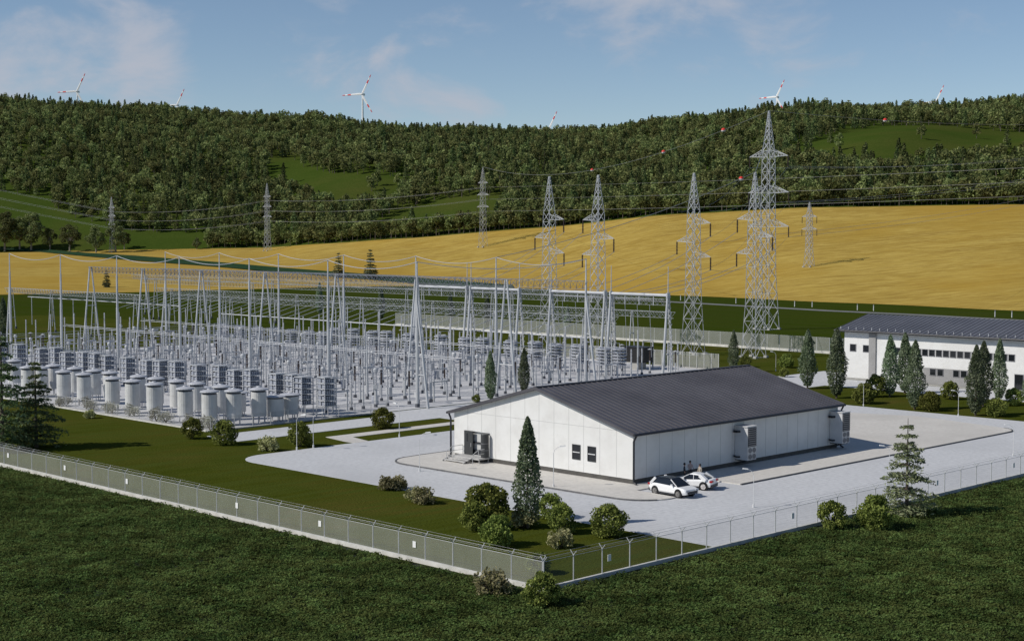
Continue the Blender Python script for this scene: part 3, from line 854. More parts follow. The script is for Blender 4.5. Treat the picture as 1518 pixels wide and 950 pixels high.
# columnar trees: pixel foot, height in photo px -> metres at that spot
colm = [Maker(mk_columnar(9.0, 1.22, 11 + i)) for i in range(3)]
COLS = [(727, 594, 520, 'columnar tree just left of the one nearest the dark hall roof, behind the hall'), (777, 584, 515, 'columnar tree rising behind the roof edge of the hall, right of its twin'),
        (782, 782, 617, 'tall columnar tree standing before the white gable wall'), (1087, 552, 489, 'columnar tree behind the far end of the hall roof, below the lattice pylons'),
        (1197, 576, 488, 'columnar tree on the lawn left of the white office building'), (1240, 590, 486, 'columnar tree right at the left corner of the white office building'),
        (1319, 588, 496, 'leftmost of three close columnar trees before the office facade'), (1341, 583, 493, 'middle and hindmost of three close columnar trees before the office facade'),
        (1356, 607, 504, 'rightmost and nearest of three close columnar trees before the office facade'), (1446, 616, 511, 'left and nearest of the group of columnar trees before the office window band'),
        (1457, 602, 505, 'columnar tree half hidden behind the nearest one before the office'), (1481, 594, 502, 'darker columnar tree in the shade before the office ground floor door'),
        (1521, 596, 552, 'columnar tree cut by the right edge beside the office'), (841, 494, 452, 'dark columnar tree at the pale fence behind the portal gantries'),
        (5, 503, 440, 'dark columnar tree at the left edge behind the tanks'), (474, 466, 418, 'far columnar tree behind the lattice beams, left one'), (565, 474, 424, 'far columnar tree behind the lattice beams, middle one'),
        (667, 480, 432, 'far columnar tree behind the white portal beam, left one'), (722, 484, 436, 'far columnar tree behind the white portal beam, right one')]
for i, (px, py, top, lab) in enumerate(COLS):
    x, y = G(px, py); hgt = (py - top) / (py - 345.) * H * 1.0
    s_ = hgt / 9.0; wx = s_ * (1.05 if i in (4, 5, 6, 7, 8, 9, 10) else .95)
    colm[(i + 1) % 3]((x, y, 0), i * 1.7, lab, 'columnar trees', (wx, wx, s_))

bushm = [Maker(mk_bush(1.6, 2.9, 21, M['lf_bush'])), Maker(mk_bush(1.7, 2.8, 22, M['lf_bush']))]
palem = [Maker(mk_bush(1.1, 1.5, 31, M['lf_pale'], 1300, .24, 'pale_shrub', 1.)), Maker(mk_bush(1.2, 1.4, 32, M['lf_pale'], 1300, .24, 'pale_shrub', 1.))]
BUSH = [(285, 652, 620, 1, 'round bush at the corner of the switchyard, nearest the tanks'), (332, 661, 622, 1, 'round bush at the end of the service road strip'), (445, 664, 626, 1, 'round bush on the lawn beside the tip of the paved yard'),
        (568, 637, 604, 1, 'round bush on the grass strip between service road and path'), (722, 784, 716, 1, 'big round bush left of the tall columnar tree'), (738, 811, 762, 1, 'round bush in front of the pair left of the columnar tree'),
        (704, 788, 742, 1, 'round bush leftmost in the cluster left of the columnar tree'), (815, 770, 730, 1, 'shaded round bush just behind the columnar tree at the paved yard'), (833, 792, 746, 1, 'round bush right of the columnar tree with a pale shrub in front'),
        (903, 797, 746, 1, 'round bush alone at the edge of the lawn and the paved yard'), (1233, 788, 742, 1, 'left of two round bushes outside the right fence'), (1298, 788, 732, 1, 'right of two round bushes outside the right fence, by the spruce'),
        (803, 902, 848, 1, 'round bush outside the near corner of the fence'), (798, 852, 818, 1, 'yellowish bush inside the near corner of the fence'),
        (133, 622, 609, 0, 'small pale shrub alone on the lawn before the tanks'), (397, 670, 648, 0, 'small pale shrub on the lawn beside the tip of the paved yard'), (574, 728, 707, 0, 'left half of the pale shrub pair farther along the lawn edge'), (588, 727, 706, 0, 'right half of the pale shrub pair farther along the lawn edge'),
        (617, 746, 724, 0, 'left half of the nearer pale shrub pair along the lawn edge'), (630, 748, 723, 0, 'right half of the nearer pale shrub pair along the lawn edge'), (831, 813, 786, 0, 'pale shrub before the round bush right of the columnar tree'),
        (728, 884, 845, 0, 'pale straggly shrub outside the left fence near its corner'), (776, 783, 752, 0, 'pale shrub at the foot of the tall columnar tree'),
        (1281, 600, 568, 1, 'round bush left one of a pair at the office corner'), (1297, 590, 556, 1, 'round bush right one of a pair at the office corner'), (1378, 611, 580, 1, 'round bush on the strip right of the three columnar trees'),
        (1408, 594, 566, 1, 'round bush under the office window band'), (1477, 619, 590, 1, 'round bush right of the nearest columnar tree by the office'), (1503, 603, 576, 1, 'dark round bush at the right edge before the office'),
        (1166, 547, 525, 1, 'round bush on the back lawn behind the hall'), (1162, 561, 546, 1, 'round bush peeking over the hall roof end'), (706, 598, 586, 1, 'low bush peeking over the left roof edge of the hall'), (30, 662, 640, 1, 'dark bush under the pines behind the left fence'), (1105, 546, 528, 1, 'small bush at the foot of the columnar tree behind the hall')]
for i, (px, py, top, big_, lab) in enumerate(BUSH):
    x, y = G(px, py - 2); hgt = (py - top) / (py - 345.) * H * .97
    mk = (bushm if big_ else palem)[i % 2]; s_ = hgt / (2.85 if big_ else 1.5)
    wx = s_ * random.uniform(.88, 1.02)
    mk((x, y, 0), i * 2.1, lab, 'round bushes' if big_ else 'pale shrubs', (wx, wx, s_))

silv = [Maker(mk_bush(.9, 1.7, 41, M['lf_grey'], 700, .16, 'silver_shrub', 1.)), Maker(mk_bush(1.0, 1.5, 42, M['lf_grey'], 700, .16, 'silver_shrub', 1.))]
for i, (px, py) in enumerate(((88, 603), (98, 602), (128, 607), (136, 609), (160, 612), (166, 613), (192, 617), (199, 617), (232, 625), (246, 627), (278, 632), (303, 634), (311, 637))):
    x, y = G(px, py); silv[i % 2]((x, y, .04), i * 1.3, 'silvery twiggy shrub in front of the row of tanks', 'silvery shrubs before the tanks', random.uniform(.8, 1.15))

sp = Maker(mk_spruce(8.4, 2.9, 51, M['lf_spruce'], M['bark'], .06, .92, .37, 'spruce_tree', 1.3))
x, y = G(1344, 766); sp((x, y, 0), .4, 'airy spruce outside the right fence beside two bushes')
pine = Maker(mk_spruce(10.2, 3.4, 52, M['lf_pine'], M['bark'], .05, .75, .44, 'pine_tree', 1.8, 1.25))
x, y = G(54, 663); pine((x, y, 0), .2, 'dark pine inside the left fence, the right and shorter one', 'pines by the left fence')
x, y = G(4, 668); pine((x, y, 0), 2.0, 'dark pine cut by the left edge, the taller one', 'pines by the left fence', (1.15, 1.15, 1.32))
# small conifers in the wheat
fs = Maker(mk_spruce(15., 4.2, 53, M['lf_spruce'], M['bark'], .05, .7, 1.1, 'spruce_tree', 1.3))
for px, top, py, lab in ((502, 373, 412, 'left of two spruces standing in the wheat'), (549, 368, 414, 'right of two spruces standing in the wheat'), (158, 398, 426, 'spruce in the wheat behind the mast row, left part')):
    x, y, z = T(px, py); d = RD(x, y)[1]; s_ = (py - top) / F * d / 15.; fs((x, y, z - .3), px, lab, 'spruces in the wheat', s_)
# single trees below the hill meadow
bt = [Maker(mk_broad(16, 6., 61 + i, M['lf_tree'])) for i in range(3)]
for i, (px, top, py, lab) in enumerate(((8, 318, 373, 'big tree at the left edge on the wheat border'), (30, 322, 371, 'second tree from the left edge on the wheat border'), (47, 317, 372, 'tall tree with pale trunk, third from the left on the wheat border'), (75, 340, 371, 'low tree between the taller ones on the wheat border'), (104, 333, 374, 'round tree standing free on the wheat border'),
                                         (143, 336, 375, 'dark tree left of the far thin pylon'), (172, 330, 374, 'tall tree beside the far thin pylon'), (185, 345, 371, 'low tree right of the far thin pylon'), (292, 352, 370, 'tree at the right end of the green strip below the wood'), (-22, 325, 373, 'tree just outside the left edge on the wheat border'))):
    x, y, z = T(px, py); d = RD(x, y)[1]; s_ = (py - top) / F * d / 15.5; bt[i % 3]((x, y, z - .4), i * 1.1, lab, 'trees on the wheat border', (s_ * 1.08, s_ * 1.08, s_ * 1.05))

# ---- the wood on the hill: one mass of small trees
SRC = bpy.data.collections.new('wood_sources'); CSRC = bpy.data.collections.new('crop_sources')


def lowtree(seed, con):
    rnd = random.Random(seed); mb = MB()
    if con:
        h, r_ = 11., 2.3; mb.tube((0, 0, 0), (0, 0, h * .9), .2, .05, 5, 1)
        for _ in range(260):
            u = rnd.random() ** 1.3; a = rnd.random() * 2 * PI; q = r_ * (1 - u) ** .8 * math.sqrt(rnd.random()) + .1
            quad(mb, (q * math.cos(a), q * math.sin(a), 1.0 + (h - 1.) * u), 1.05, rnd, 0, 1., .6)
    else:
        h, r_ = rnd.uniform(9, 11), rnd.uniform(2.9, 3.8); mb.tube((0, 0, -1), (0, 0, h * .6), .22, .1, 5, 1)
        bl = [inball(rnd, .4) for _ in range(9)]
        for v in bl:
            c = Vector((v.x * r_ * .75, v.y * r_ * .75, h * .60 + v.z * h * .30)); br = r_ * rnd.uniform(.34, .5)
            for _ in range(30):
                k = inball(rnd, .6); quad(mb, c + k * br, 1.1, rnd, 0, .5, .75)
    return mb.mesh('wood_tree', [M['lf_forest2' if con else 'lf_forest'], M['bark_forest']])


for i in range(8):
    o = bpy.data.objects.new('tree_%d' % i, lowtree(100 + i, i >= 5)); SRC.objects.link(o)


def cropclump(seed):
    rnd = random.Random(seed); mb = MB()
    for _ in range(58):
        a = rnd.random() * 2 * PI; q = math.sqrt(rnd.random()) * .46
        quad(mb, (q * math.cos(a), q * math.sin(a), rnd.uniform(.05, .46) * (1.1 - q * .8)), .17, rnd, 0, 2.2, .75)
    return mb.mesh('crop_plant', M['lf_crop'])


for i in range(4):
    o = bpy.data.objects.new('plant_%d' % i, cropclump(200 + i)); CSRC.objects.link(o)


def scatter(name, pts, coll, label, cat):
    """pts: (x, y, z, rot, scale, index)"""
    me = bpy.data.meshes.new(name); me.from_pydata([p[:3] for p in pts], [], [])
    for nm, ty, k in (('rot', 'FLOAT', 3), ('scl', 'FLOAT', 4), ('idx', 'INT', 5)):
        at = me.attributes.new(nm, ty, 'POINT'); at.data.foreach_set('value', [p[k] for p in pts])
    o = put(name, me); tag(o, label, cat); kind(o, 'stuff')
    ng = bpy.data.node_groups.new(name, 'GeometryNodeTree')
    ng.interface.new_socket('Geometry', in_out='INPUT', socket_type='NodeSocketGeometry'); ng.interface.new_socket('Geometry', in_out='OUTPUT', socket_type='NodeSocketGeometry')
    gi, go = nd(ng, 'NodeGroupInput'), nd(ng, 'NodeGroupOutput')
    ip = nd(ng, 'GeometryNodeInstanceOnPoints'); ci = nd(ng, 'GeometryNodeCollectionInfo')
    ci.inputs[0].default_value = coll; ci.inputs['Separate Children'].default_value = True; ci.inputs['Reset Children'].default_value = True
    def attr(n_, ty):
        a = nd(ng, 'GeometryNodeInputNamedAttribute', data_type=ty); a.inputs[0].default_value = n_
        return [s_ for s_ in a.outputs if s_.enabled and s_.name == 'Attribute'][0]
    cx = nd(ng, 'ShaderNodeCombineXYZ'); ng.links.new(attr('rot', 'FLOAT'), cx.inputs[2])
    ng.links.new(gi.outputs[0], ip.inputs['Points']); ng.links.new(ci.outputs[0], ip.inputs['Instance']); ip.inputs['Pick Instance'].default_value = True
    ng.links.new(attr('idx', 'INT'), ip.inputs['Instance Index']); ng.links.new(cx.outputs[0], ip.inputs['Rotation']); ng.links.new(attr('scl', 'FLOAT'), ip.inputs['Scale'])
    ng.links.new(ip.outputs[0], go.inputs[0])
    md = o.modifiers.new('scatter', 'NODES'); md.node_group = ng
    return o


CLEAR = [[(-400, 275), (0, 284), (45, 293), (80, 310), (112, 324), (150, 333), (172, 342), (200, 345), (300, 345), (335, 354), (300, 366), (292, 376), (-400, 382)],
         [(386, 240), (432, 232), (446, 248), (485, 257), (596, 263), (606, 280), (584, 304), (530, 313), (466, 300), (424, 278)],
         [(548, 334), (590, 312), (650, 298), (725, 290), (752, 298), (738, 330), (640, 347), (560, 350)],
         [(1170, 222), (1230, 199), (1300, 187), (1400, 187), (1500, 197), (1640, 205), (1640, 244), (1400, 248), (1230, 246), (1165, 236)]]


def inpoly(x, y, pl):
    c = False; j = len(pl) - 1
    for i in range(len(pl)):
        xi, yi = pl[i]; xj, yj = pl[j]
        if (yi > y) != (yj > y) and x < (xj - xi) * (y - yi) / (yj - yi) + xi: c = not c
        j = i
    return c


rnd = random.Random(5); pts = []
d = 690.
while d < DC + 70:
    st = 7.2 + 1.8 * (d - 700) / 900
    px = -330.
    while px < 1850:
        q = px + rnd.uniform(-.5, .5) * st / d * F; dd = d + rnd.uniform(-.5, .5) * st
        px += st / d * F
        if dd < interp(DT, q) + 2 + rnd.random() * 3: continue
        z = TZ(q, dd); x, y = pd_xy(q, dd); sx, sy = PJ(x, y, z)
        if any(inpoly(sx, sy, c) for c in CLEAR):
            if rnd.random() > .004: continue
        elif rnd.random() < .07 + .12 * max(0, math.sin(q * .031 + 2 * math.sin(d * .013))): continue
        s_ = rnd.uniform(.85, 1.5) * (.75 if rnd.random() < .3 else 1.)
        con = rnd.random() < (.12 + .3 * (.5 + .5 * math.sin(q * .013 + d * .004)))
        pts.append((x, y, z - .4, rnd.random() * 6.28, s_ * (1.05 if con else 1), rnd.randrange(5, 8) if con else rnd.randrange(0, 5)))
    d += st
px = 300.
while px < 1850:      # the wood's lower edge along the wheat
    px += rnd.uniform(2.2, 3.6) / 850 * F
    for _ in range(2):
        dd = interp(DT, px) + rnd.uniform(1.5, 9); x, y = pd_xy(px, dd)
        pts.append((x, y, TZ(px, dd) - .3, rnd.random() * 6.28, rnd.uniform(.8, 1.15), rnd.randrange(0, 5)))
print('wood trees', len(pts))
scatter('wood', pts, SRC, 'dense mixed wood covering the hillside below the sky', 'forest')

# ---- low leafy crop outside the fence
pts = []; st = .46; x = 24.
while x < 215:
    y = 24.
    while y < 200:
        xx, yy = x + rnd.uniform(-.3, .3), y + rnd.uniform(-.3, .3); y += st
        if xx > 71.75 and yy > 68.75: continue
        if rnd.random() < .04: continue
        sx, sy = PJ(xx, yy, 0)
        if not (-360 < sx < 1950 and 560 < sy < 1100): continue
        big_ = .5 + .5 * math.sin(xx * .31 + 1.7 * math.sin(yy * .19)) * math.sin(yy * .27 + 1.3 * math.sin(xx * .23))
        pts.append((xx, yy, -.03, rnd.random() * 6.28, rnd.uniform(.72, 1.08) * (.86 + .2 * big_), rnd.randrange(4)))
    x += st
print('crop plants', len(pts))
scatter('crop', pts, CSRC, 'dark green leafy crop filling the ground before the fences', 'crop field')

# ---------------------------------------------------------------- switchyard
XA, XM, XB, XP = 137.8, 155., 172.2, 202.
YS = [156.2 + 19.65 * k for k in range(7)]
for row, X_, nm in (('front', XA, 'front'), ('rear', XB, 'rear')):
    for k, y in enumerate(YS):
        name = ORD[6 - k]
        t = thing('lightning_mast', 'tall slim grey mast, %s from the left in the %s row of the switchyard' % (name, nm), 'mast', (X_, y, .04), 0, 'lightning masts')
        mb = MB(); mb.tube((0, 0, 0), (0, 0, 11), .26, .22, 9); mb.tube((0, 0, 11), (0, 0, 16.5), .20, .16, 8); mb.tube((0, 0, 16.5), (0, 0, 20), .13, .09, 6); obj('pole', mb, M['galv_light'], t)
        mb = MB(); mb.tube((0, 0, .0), (0, 0, .5), .34, .3, 8); obj('footing', mb, M['dark_band'], t)
        if k in (0, 6):
            mb = MB(); mb.tube((0, -2.2 if k == 0 else 2.2, 0), (0, 0, 14.5), .2, .15, 8)
            for z in (4.5, 8.5): mb.tube((0, (-2.2 if k == 0 else 2.2) * (1 - z / 14.5), z), (0, 0, z), .07, None, 6)
            obj('brace', mb, M['galv_light'], t)
        mb = MB(); mb.box(0, 0, 19.9, .3, .1, .1); obj('wire_clamp', mb, M['galv'], t)


def aframe(h, sp_, along, rungs=True, r=.19):
    def f():
        t = thing('gantry_column', '', 'gantry column')
        for s_ in (-1, 1):
            mb = MB(); e = (s_ * sp_, 0, 0) if along == 'X' else (0, s_ * sp_, 0)
            tp = (s_ * .18, 0, h) if along == 'X' else (0, s_ * .18, h)
            mb.tube(e, tp, r, r * .72, 9); obj('leg', mb, M['galv_light'], t)
            mb = MB(); mb.tube((e[0], e[1], -.02), (e[0], e[1], .5), .3, .27, 8); obj('footing', mb, M['dark_band'], t)
        mb = MB()
        for z in ((.28, .55) if rungs else (.5,)):
            w_ = sp_ * (1 - z); a = (-w_, 0, h * z) if along == 'X' else (0, -w_, h * z); b = (w_, 0, h * z) if along == 'X' else (0, w_, h * z)
            mb.tube(a, b, .07, None, 6)
        obj('crossbar', mb, M['galv_light'], t); return t
    return f


am = Maker(aframe(17.2, 2.0, 'X'))
for k in range(1, 7): am((XM, YS[k], .04), 0, 'grey A shaped gantry column, %s from the left in the middle row' % ORD[6 - k], 'middle gantry columns')
Maker(aframe(17.2, 2.0, 'Y'))((XM, YS[0], .04), 0, 'tall A shaped gantry column ending the middle row beside the hall roof', 'middle gantry columns')


def lattice(name, label, p, q, w_, h_, step, m_, group='lattice beams', th=.055):
    """triangulated box girder from p to q (tops), along Y"""
    p, q = Vector(p), Vector(q); L = (q - p).length; n_ = max(2, round(L / step)); t = thing(name, label, 'beam', p, 0, group)
    mb = MB(); d = q - p
    ch = [Vector((-w_ / 2, 0, 0)), Vector((w_ / 2, 0, 0)), Vector((0, 0, -h_))]
    for c in ch: mb.bar(c, c + d, th)
    obj('chord', mb, m_, t); mb = MB()
    for i in range(n_):
        a, b = d * (i / n_), d * ((i + .5) / n_); c = d * ((i + 1) / n_)
        for s_ in ch[:2]: mb.bar(s_ + a, ch[2] + b, th * .9); mb.bar(ch[2] + b, s_ + c, th * .9)
        mb.bar(ch[0] + a, ch[1] + b, th * .8); mb.bar(ch[1] + b, ch[0] + c, th * .8)
    obj('lattice', mb, m_, t); return t


lattice('lattice_beam', 'long lattice girder resting on the middle row of gantry columns', (XM, YS[6], 17.2), (XM, YS[0], 17.2), 1.1, 1.1, 1.3, M['galv_dark'])
lattice('lattice_beam', 'long lattice girder running along the rear row of masts', (XB, YS[6] + 1, 16.6), (XB, YS[0], 16.6), 1.1, 1.2, 1.3, M['galv_dark'])
lattice('lattice_beam', 'low lattice girder behind the portal gantries, lower and nearest one', (209, 330, 8.6), (209, 182, 8.6), 1., 1.1, 1.3, M['galv'])
lattice('lattice_beam', 'lattice girder carrying the slanting droppers', (218, 352, 9.4), (218, 176, 9.4), 1., 1.1, 1.3, M['galv'])
lattice('lattice_beam', 'lattice girder crossing high in front of the far green field', (228, 376, 11.2), (228, 186, 11.2), 1., 1.2, 1.4, M['galv'])
lattice('lattice_beam', 'rearmost lattice girder before the far green field', (240, 400, 11.5), (240, 200, 11.5), 1., 1.1, 1.4, M['galv'])
bp_ = Maker(aframe(9.2, .9, 'X', True, .13))
for X_, h_, ys in ((209, 8.6, (322, 304, 286, 262, 238, 214, 190)), (218, 9.4, (344, 320, 290, 266, 242, 218, 186)), (228, 11.2, (368, 345, 322, 290, 262, 234, 206)), (240, 11.5, (392, 360, 330, 300, 270, 240, 210))):
    for y in ys: bp_((X_, y, 0), 0, 'small A shaped support under a lattice girder at the back of the switchyard', 'girder supports', (1, 1, h_ / 9.2))


def portal_col():
    t = thing('portal_column', '', 'gantry column'); mb = MB(); mb.tube((-1.3, 0, 0), (-.12, 0, 13.3), .24, .2, 10); obj('leg', mb, M['galv_light'], t)
    mb = MB()
    for s_ in (-1, 1): mb.bar((1.3 + .3 * s_, s_ * .35, 0), (.12, s_ * .2, 13.1), .1)
    for i in range(14):
        z = i * .93; a = lerp(1.3, .12, z / 13.1); b = lerp(1.3, .12, min(1, (z + .93) / 13.1)); mb.bar((a - .2, -.3, z), (b + .2, .3, z + .93), .07); mb.bar((a - .2, .3, z), (b + .2, -.3, z + .93), .07)
    obj('lattice_leg', mb, M['galv_light'], t)
    mb = MB(); mb.tube((0, 0, 13.3), (0, 0, 18.2), .1, .05, 7); obj('spike', mb, M['galv_light'], t); return t


pc = Maker(portal_col)
PY = [(229, 214.3), (213.2, 200.), (191.8, 178.6), (177.2, 164.3)]
nmz = ['leftmost', 'second', 'third', 'rightmost']
for i, (ya, yb) in enumerate(PY):
    for y, sd_ in ((ya, 'left'), (yb, 'right')):
        pc((XP, y, .04), 0, 'white portal column with a lattice rear leg, %s end of the %s white portal' % (sd_, nmz[i]), 'portal columns')
    t = thing('portal_beam', 'thick white tubular beam of the %s portal behind the hall' % nmz[i], 'beam', (XP, ya, 13.3), 0, 'portal beams')
    mb = MB(); mb.tube((0, 0, 0), (0, yb - ya, 0), .27, None, 12); obj('tube', mb, M['galv_light'], t)
    mb = MB(); mb.box(0, 0, 0, .8, .3, .8); mb.box(0, yb - ya, 0, .8, .3, .8); obj('flange', mb, M['galv_light'], t)
    mb = MB()
    for j in range(3):
        y = lerp(0, yb - ya, .25 + .25 * j); mb.tube((0, y, -.3), (0, y, -1.8), .09, None, 6)
    obj('insulator_string', mb, M['porcelain'], t)


# ---- reactor tanks
def mk_tank():
    t = thing('reactor_tank', '', 'tank')
    mb = MB(); mb.lathe([(1.13, .95), (1.13, 2.5), (1.145, 2.5), (1.145, 2.56), (1.13, 2.56), (1.13, 4.15)], 22); obj('shell', mb, M['tank'], t, smooth=False)
    mb = MB(); mb.lathe([(1.0, 4.15), (1.0, 4.42)], 22); obj('gap_band', mb, M['dark_band'], t)
    mb = MB(); mb.lathe([(1.34, 4.42), (1.36, 4.5), (1.28, 4.60), (.75, 4.74), (.35, 4.80), (.3, 4.92), (0.05, 4.92)], 22); obj('cap', mb, M['cap'], t)
    for i in range(6):
        a = 2 * PI * i / 6 + .3; mb = MB(); mb.tube((.95 * math.cos(a), .95 * math.sin(a), 0), (.95 * math.cos(a), .95 * math.sin(a), .95), .075, None, 6); obj('leg', mb, M['porcelain'], t)
    return t


tk = Maker(mk_tank)
FR = [(42, 106.5), (62, 107.5), (95, 106.8), (125, 106.8), (167, 106.4), (197, 106.4), (229, 106.2), (275, 106.), (311, 106.2), (347, 108.8), (384, 112.2)]
for i, (px, X_) in enumerate(FR):
    tk((X_, Yat(X_, px), .04), i, 'pale cylindrical tank with a flat cap, %s from the right in the front row' % ORD[len(FR) - 1 - i], 'reactor tanks in the front row', (.87, .87, .95))
for i, px in enumerate((22, 80, 112, 140, 164, 206, 232, 263, 292, 328)):
    X_ = 110.6; tk((X_, Yat(X_, px), .04), i * .7, 'pale cylindrical tank with a flat cap, %s from the right in the second row' % ORD[9 - i], 'reactor tanks in the second row', (.87, .87, .95))
for i, px in enumerate((408, 430, 300, 352)):
    X_ = (114.8, 117.6, 114.5, 114.2)[i]; o = tk((X_, Yat(X_, px), .04), i, ['squat shaded tank right of the front tank row', 'squat shaded tank at the right end, beside the lamp posts', 'squat tank half hidden behind the two tank rows, left', 'squat tank half hidden behind the two tank rows, right'][i], 'squat tanks', (1.0, 1.0, .70))


# ---- capacitor racks
def mk_rack():
    t = thing('capacitor_rack', '', 'rack')
    tm = MB(); tm.box(0, 0, 0, 2.7, 2.3, .10)
    tm2 = MB()
    for i in range(5):
        for j in range(2): tm2.box(-1.05 + i * .52, -.55 + j * 1.1, .27, .34, .78, .40)
    shelf = tm.mesh('shelf', M['galv_light']); cans = tm2.mesh('capacitor_can', M['can'])
    for k in range(6):
        s_ = put('shelf', shelf, t, (0, 0, 1.3 + k * .68))
        if k < 5: put('capacitor_can', cans, s_)
    for sx in (-1, 1):
        for sy in (-1, 1):
            mb = MB()
            mb.tube((sx * 1.42, sy * 1.2, 0), (sx * 1.42, sy * 1.2, 1.25), .10, None, 7)
            pr = []
            for i in range(12): pr += [(.10, 1.25 + i * .29), (.16, 1.33 + i * .29), (.10, 1.41 + i * .29)]
            mb.lathe(pr, 8, (sx * 1.42, sy * 1.2, 0)); obj('insulator_post', mb, M['porcelain'], t)
    mb = MB(); mb.box(0, 0, 4.98, 2.2, .1, .1); mb.tube((.6, 0, 4.7), (.6, 0, 5.4), .05, None, 6); obj('top_bar', mb, M['galv'], t)
    return t


rk = Maker(mk_rack)
NR = (2, 30, 63, 85, 101, 127, 144, 160, 191, 221, 240, 263, 295, 328, 350, 374, 412, 436, 450, 484)
for i, px in enumerate(NR):
    X_ = 121.5 + (i % 2) * .8; rk((X_, Yat(X_, px), .04), 0, 'tiered capacitor rack, %s from the right in the row behind the tanks' % ORD[len(NR) - 1 - i], 'near capacitor racks', (.66, .72, random.uniform(1.02, 1.12)))


def mk_coil():
    t = thing('coil_stack', '', 'coil stack')
    disc = MB().lathe([(.2, 0), (1.28, .02), (1.34, .14), (1.28, .27), (.2, .29)], 16).mesh('coil_disc', M['can']); rim = MB().lathe([(1.30, .10), (1.38, .12), (1.38, .17), (1.30, .19)], 16).mesh('disc_rim', M['galv_light'])
    for k in range(6): d_ = put('coil_disc', disc, t, (0, 0, 1.7 + k * .52)); put('disc_rim', rim, d_)
    for i in range(6):
        a = PI / 3 * i; mb = MB(); mb.tube((1.1 * math.cos(a), 1.1 * math.sin(a), 0), (1.1 * math.cos(a), 1.1 * math.sin(a), 1.7), .09, None, 6); obj('leg', mb, M['porcelain'], t)
    mb = MB()
    for i in range(6):
        a = PI / 3 * i; mb.tube((.95 * math.cos(a), .95 * math.sin(a), 1.7), (.95 * math.cos(a), .95 * math.sin(a), 4.8), .07, None, 5)
    obj('spacer', mb, M['porcelain'], t)
    mb = MB(); mb.box(0, 0, 4.75, 2.3, .14, .1); mb.box(0, 0, 4.76, .14, 2.3, .1); obj('top_cross', mb, M['galv_light'], t)
    return t


ck = Maker(mk_coil)
FRK = (497, 524, 553, 573, 607, 654, 690, 716, 757, 793, 823, 857, 895, 917)
for i, px in enumerate(FRK):
    X_ = 191 + (i % 2) * 1.5; y = Yat(X_, px); ck((X_, y, .04), 0, 'round grey coil stack, %s from the right in the far row' % ORD[len(FRK) - 1 - i], 'far coil stacks')
NR2 = (22, 75, 135, 300, 340, 360, 385, 420, 445)
for i, px in enumerate((330, 356, 382, 408, 432, 458, 478)):
    X_ = 186; ck((X_, Yat(X_, px), .04), 0, 'round grey coil stack, %s from the right in the short middle row' % ORD[6 - i], 'middle coil stacks', .92)


# ---- small apparatus
def ins(mb, x, y, z0, z1, r=.13, n_=None, w_=8):
    n_ = n_ or max(3, int((z1 - z0) / .2)); h = (z1 - z0) / n_; pr = []
    for i in range(n_): pr += [(r * .6, z0 + i * h), (r * 1.25, z0 + i * h + h * .35), (r * .6, z0 + i * h + h * .7)]
    pr.append((r * .6, z1)); mb.lathe(pr, w_, (x, y, 0))


def post_base(t, h, r=.13):
    mb = MB(); mb.tube((0, 0, .35), (0, 0, h), r, None, 7); obj('support', mb, M['galv_light'], t)
    mb = MB(); mb.tube((0, 0, 0), (0, 0, .4), .26, .24, 7); obj('footing', mb, M['dark_band'], t)


def mk_support():
    t = thing('post_insulator', '', 'insulator'); post_base(t, 2.5); mb = MB(); ins(mb, 0, 0, 2.5, 4.6); obj('insulator', mb, M['porcelain'], t)
    mb = MB(); mb.tube((0, 0, 4.6), (0, 0, 4.8), .1, None, 7); obj('clamp', mb, M['galv'], t); return t


def mk_arrester():
    t = thing('surge_arrester', '', 'arrester'); post_base(t, 2.3); mb = MB(); ins(mb, 0, 0, 2.3, 4.5, .15); obj('insulator', mb, M['brown_ins'], t)
    mb = MB(); mb.lathe([(.1, 4.5), (.42, 4.35), (.44, 4.38), (.1, 4.56)], 10); obj('grading_ring', mb, M['galv'], t); return t


def mk_breaker():
    t = thing('circuit_breaker', '', 'breaker'); post_base(t, 2.2, .17); mb = MB(); ins(mb, 0, 0, 2.2, 4.0, .17); obj('insulator', mb, M['porcelain'], t)
    mb = MB(); mb.tube((-.95, 0, 4.15), (.95, 0, 4.15), .17, None, 9); mb.lathe([(.24, 3.95), (.24, 4.35)], 9); obj('interrupter', mb, M['galv_light'], t)
    obj('control_box', MB().box(-.3, 0, 1.2, .5, .7, .9), M['galv_light'], t); return t


def mk_disc():
    t = thing('disconnector', '', 'disconnector')
    for s_ in (-1, 1):
        mb = MB(); mb.tube((s_ * 1.2, 0, 0), (s_ * 1.2, 0, 2.6), .12, None, 7); obj('support', mb, M['galv_light'], t)
        mb = MB(); ins(mb, s_ * 1.2, 0, 2.75, 4.3); obj('insulator', mb, M['porcelain'], t)
    obj('frame', MB().box(0, 0, 2.68, 3.0, .22, .16), M['galv'], t)
    mb = MB(); mb.tube((-1.3, 0, 4.4), (1.3, 0, 4.4), .06, None, 6); obj('contact_arm', mb, M['galv_light'], t); return t


def mk_ct():
    t = thing('instrument_transformer', '', 'transformer'); post_base(t, 2.4, .2); mb = MB(); mb.box(0, 0, 2.62, .6, .6, .5); obj('tank', mb, M['galv_light'], t)
    mb = MB(); ins(mb, 0, 0, 2.85, 4.5, .17); obj('insulator', mb, M['porcelain'], t)
    mb = MB(); mb.lathe([(.1, 4.5), (.3, 4.55), (.33, 4.9), (.2, 5.05), (.05, 5.08)], 10); obj('head', mb, M['galv_light'], t); return t


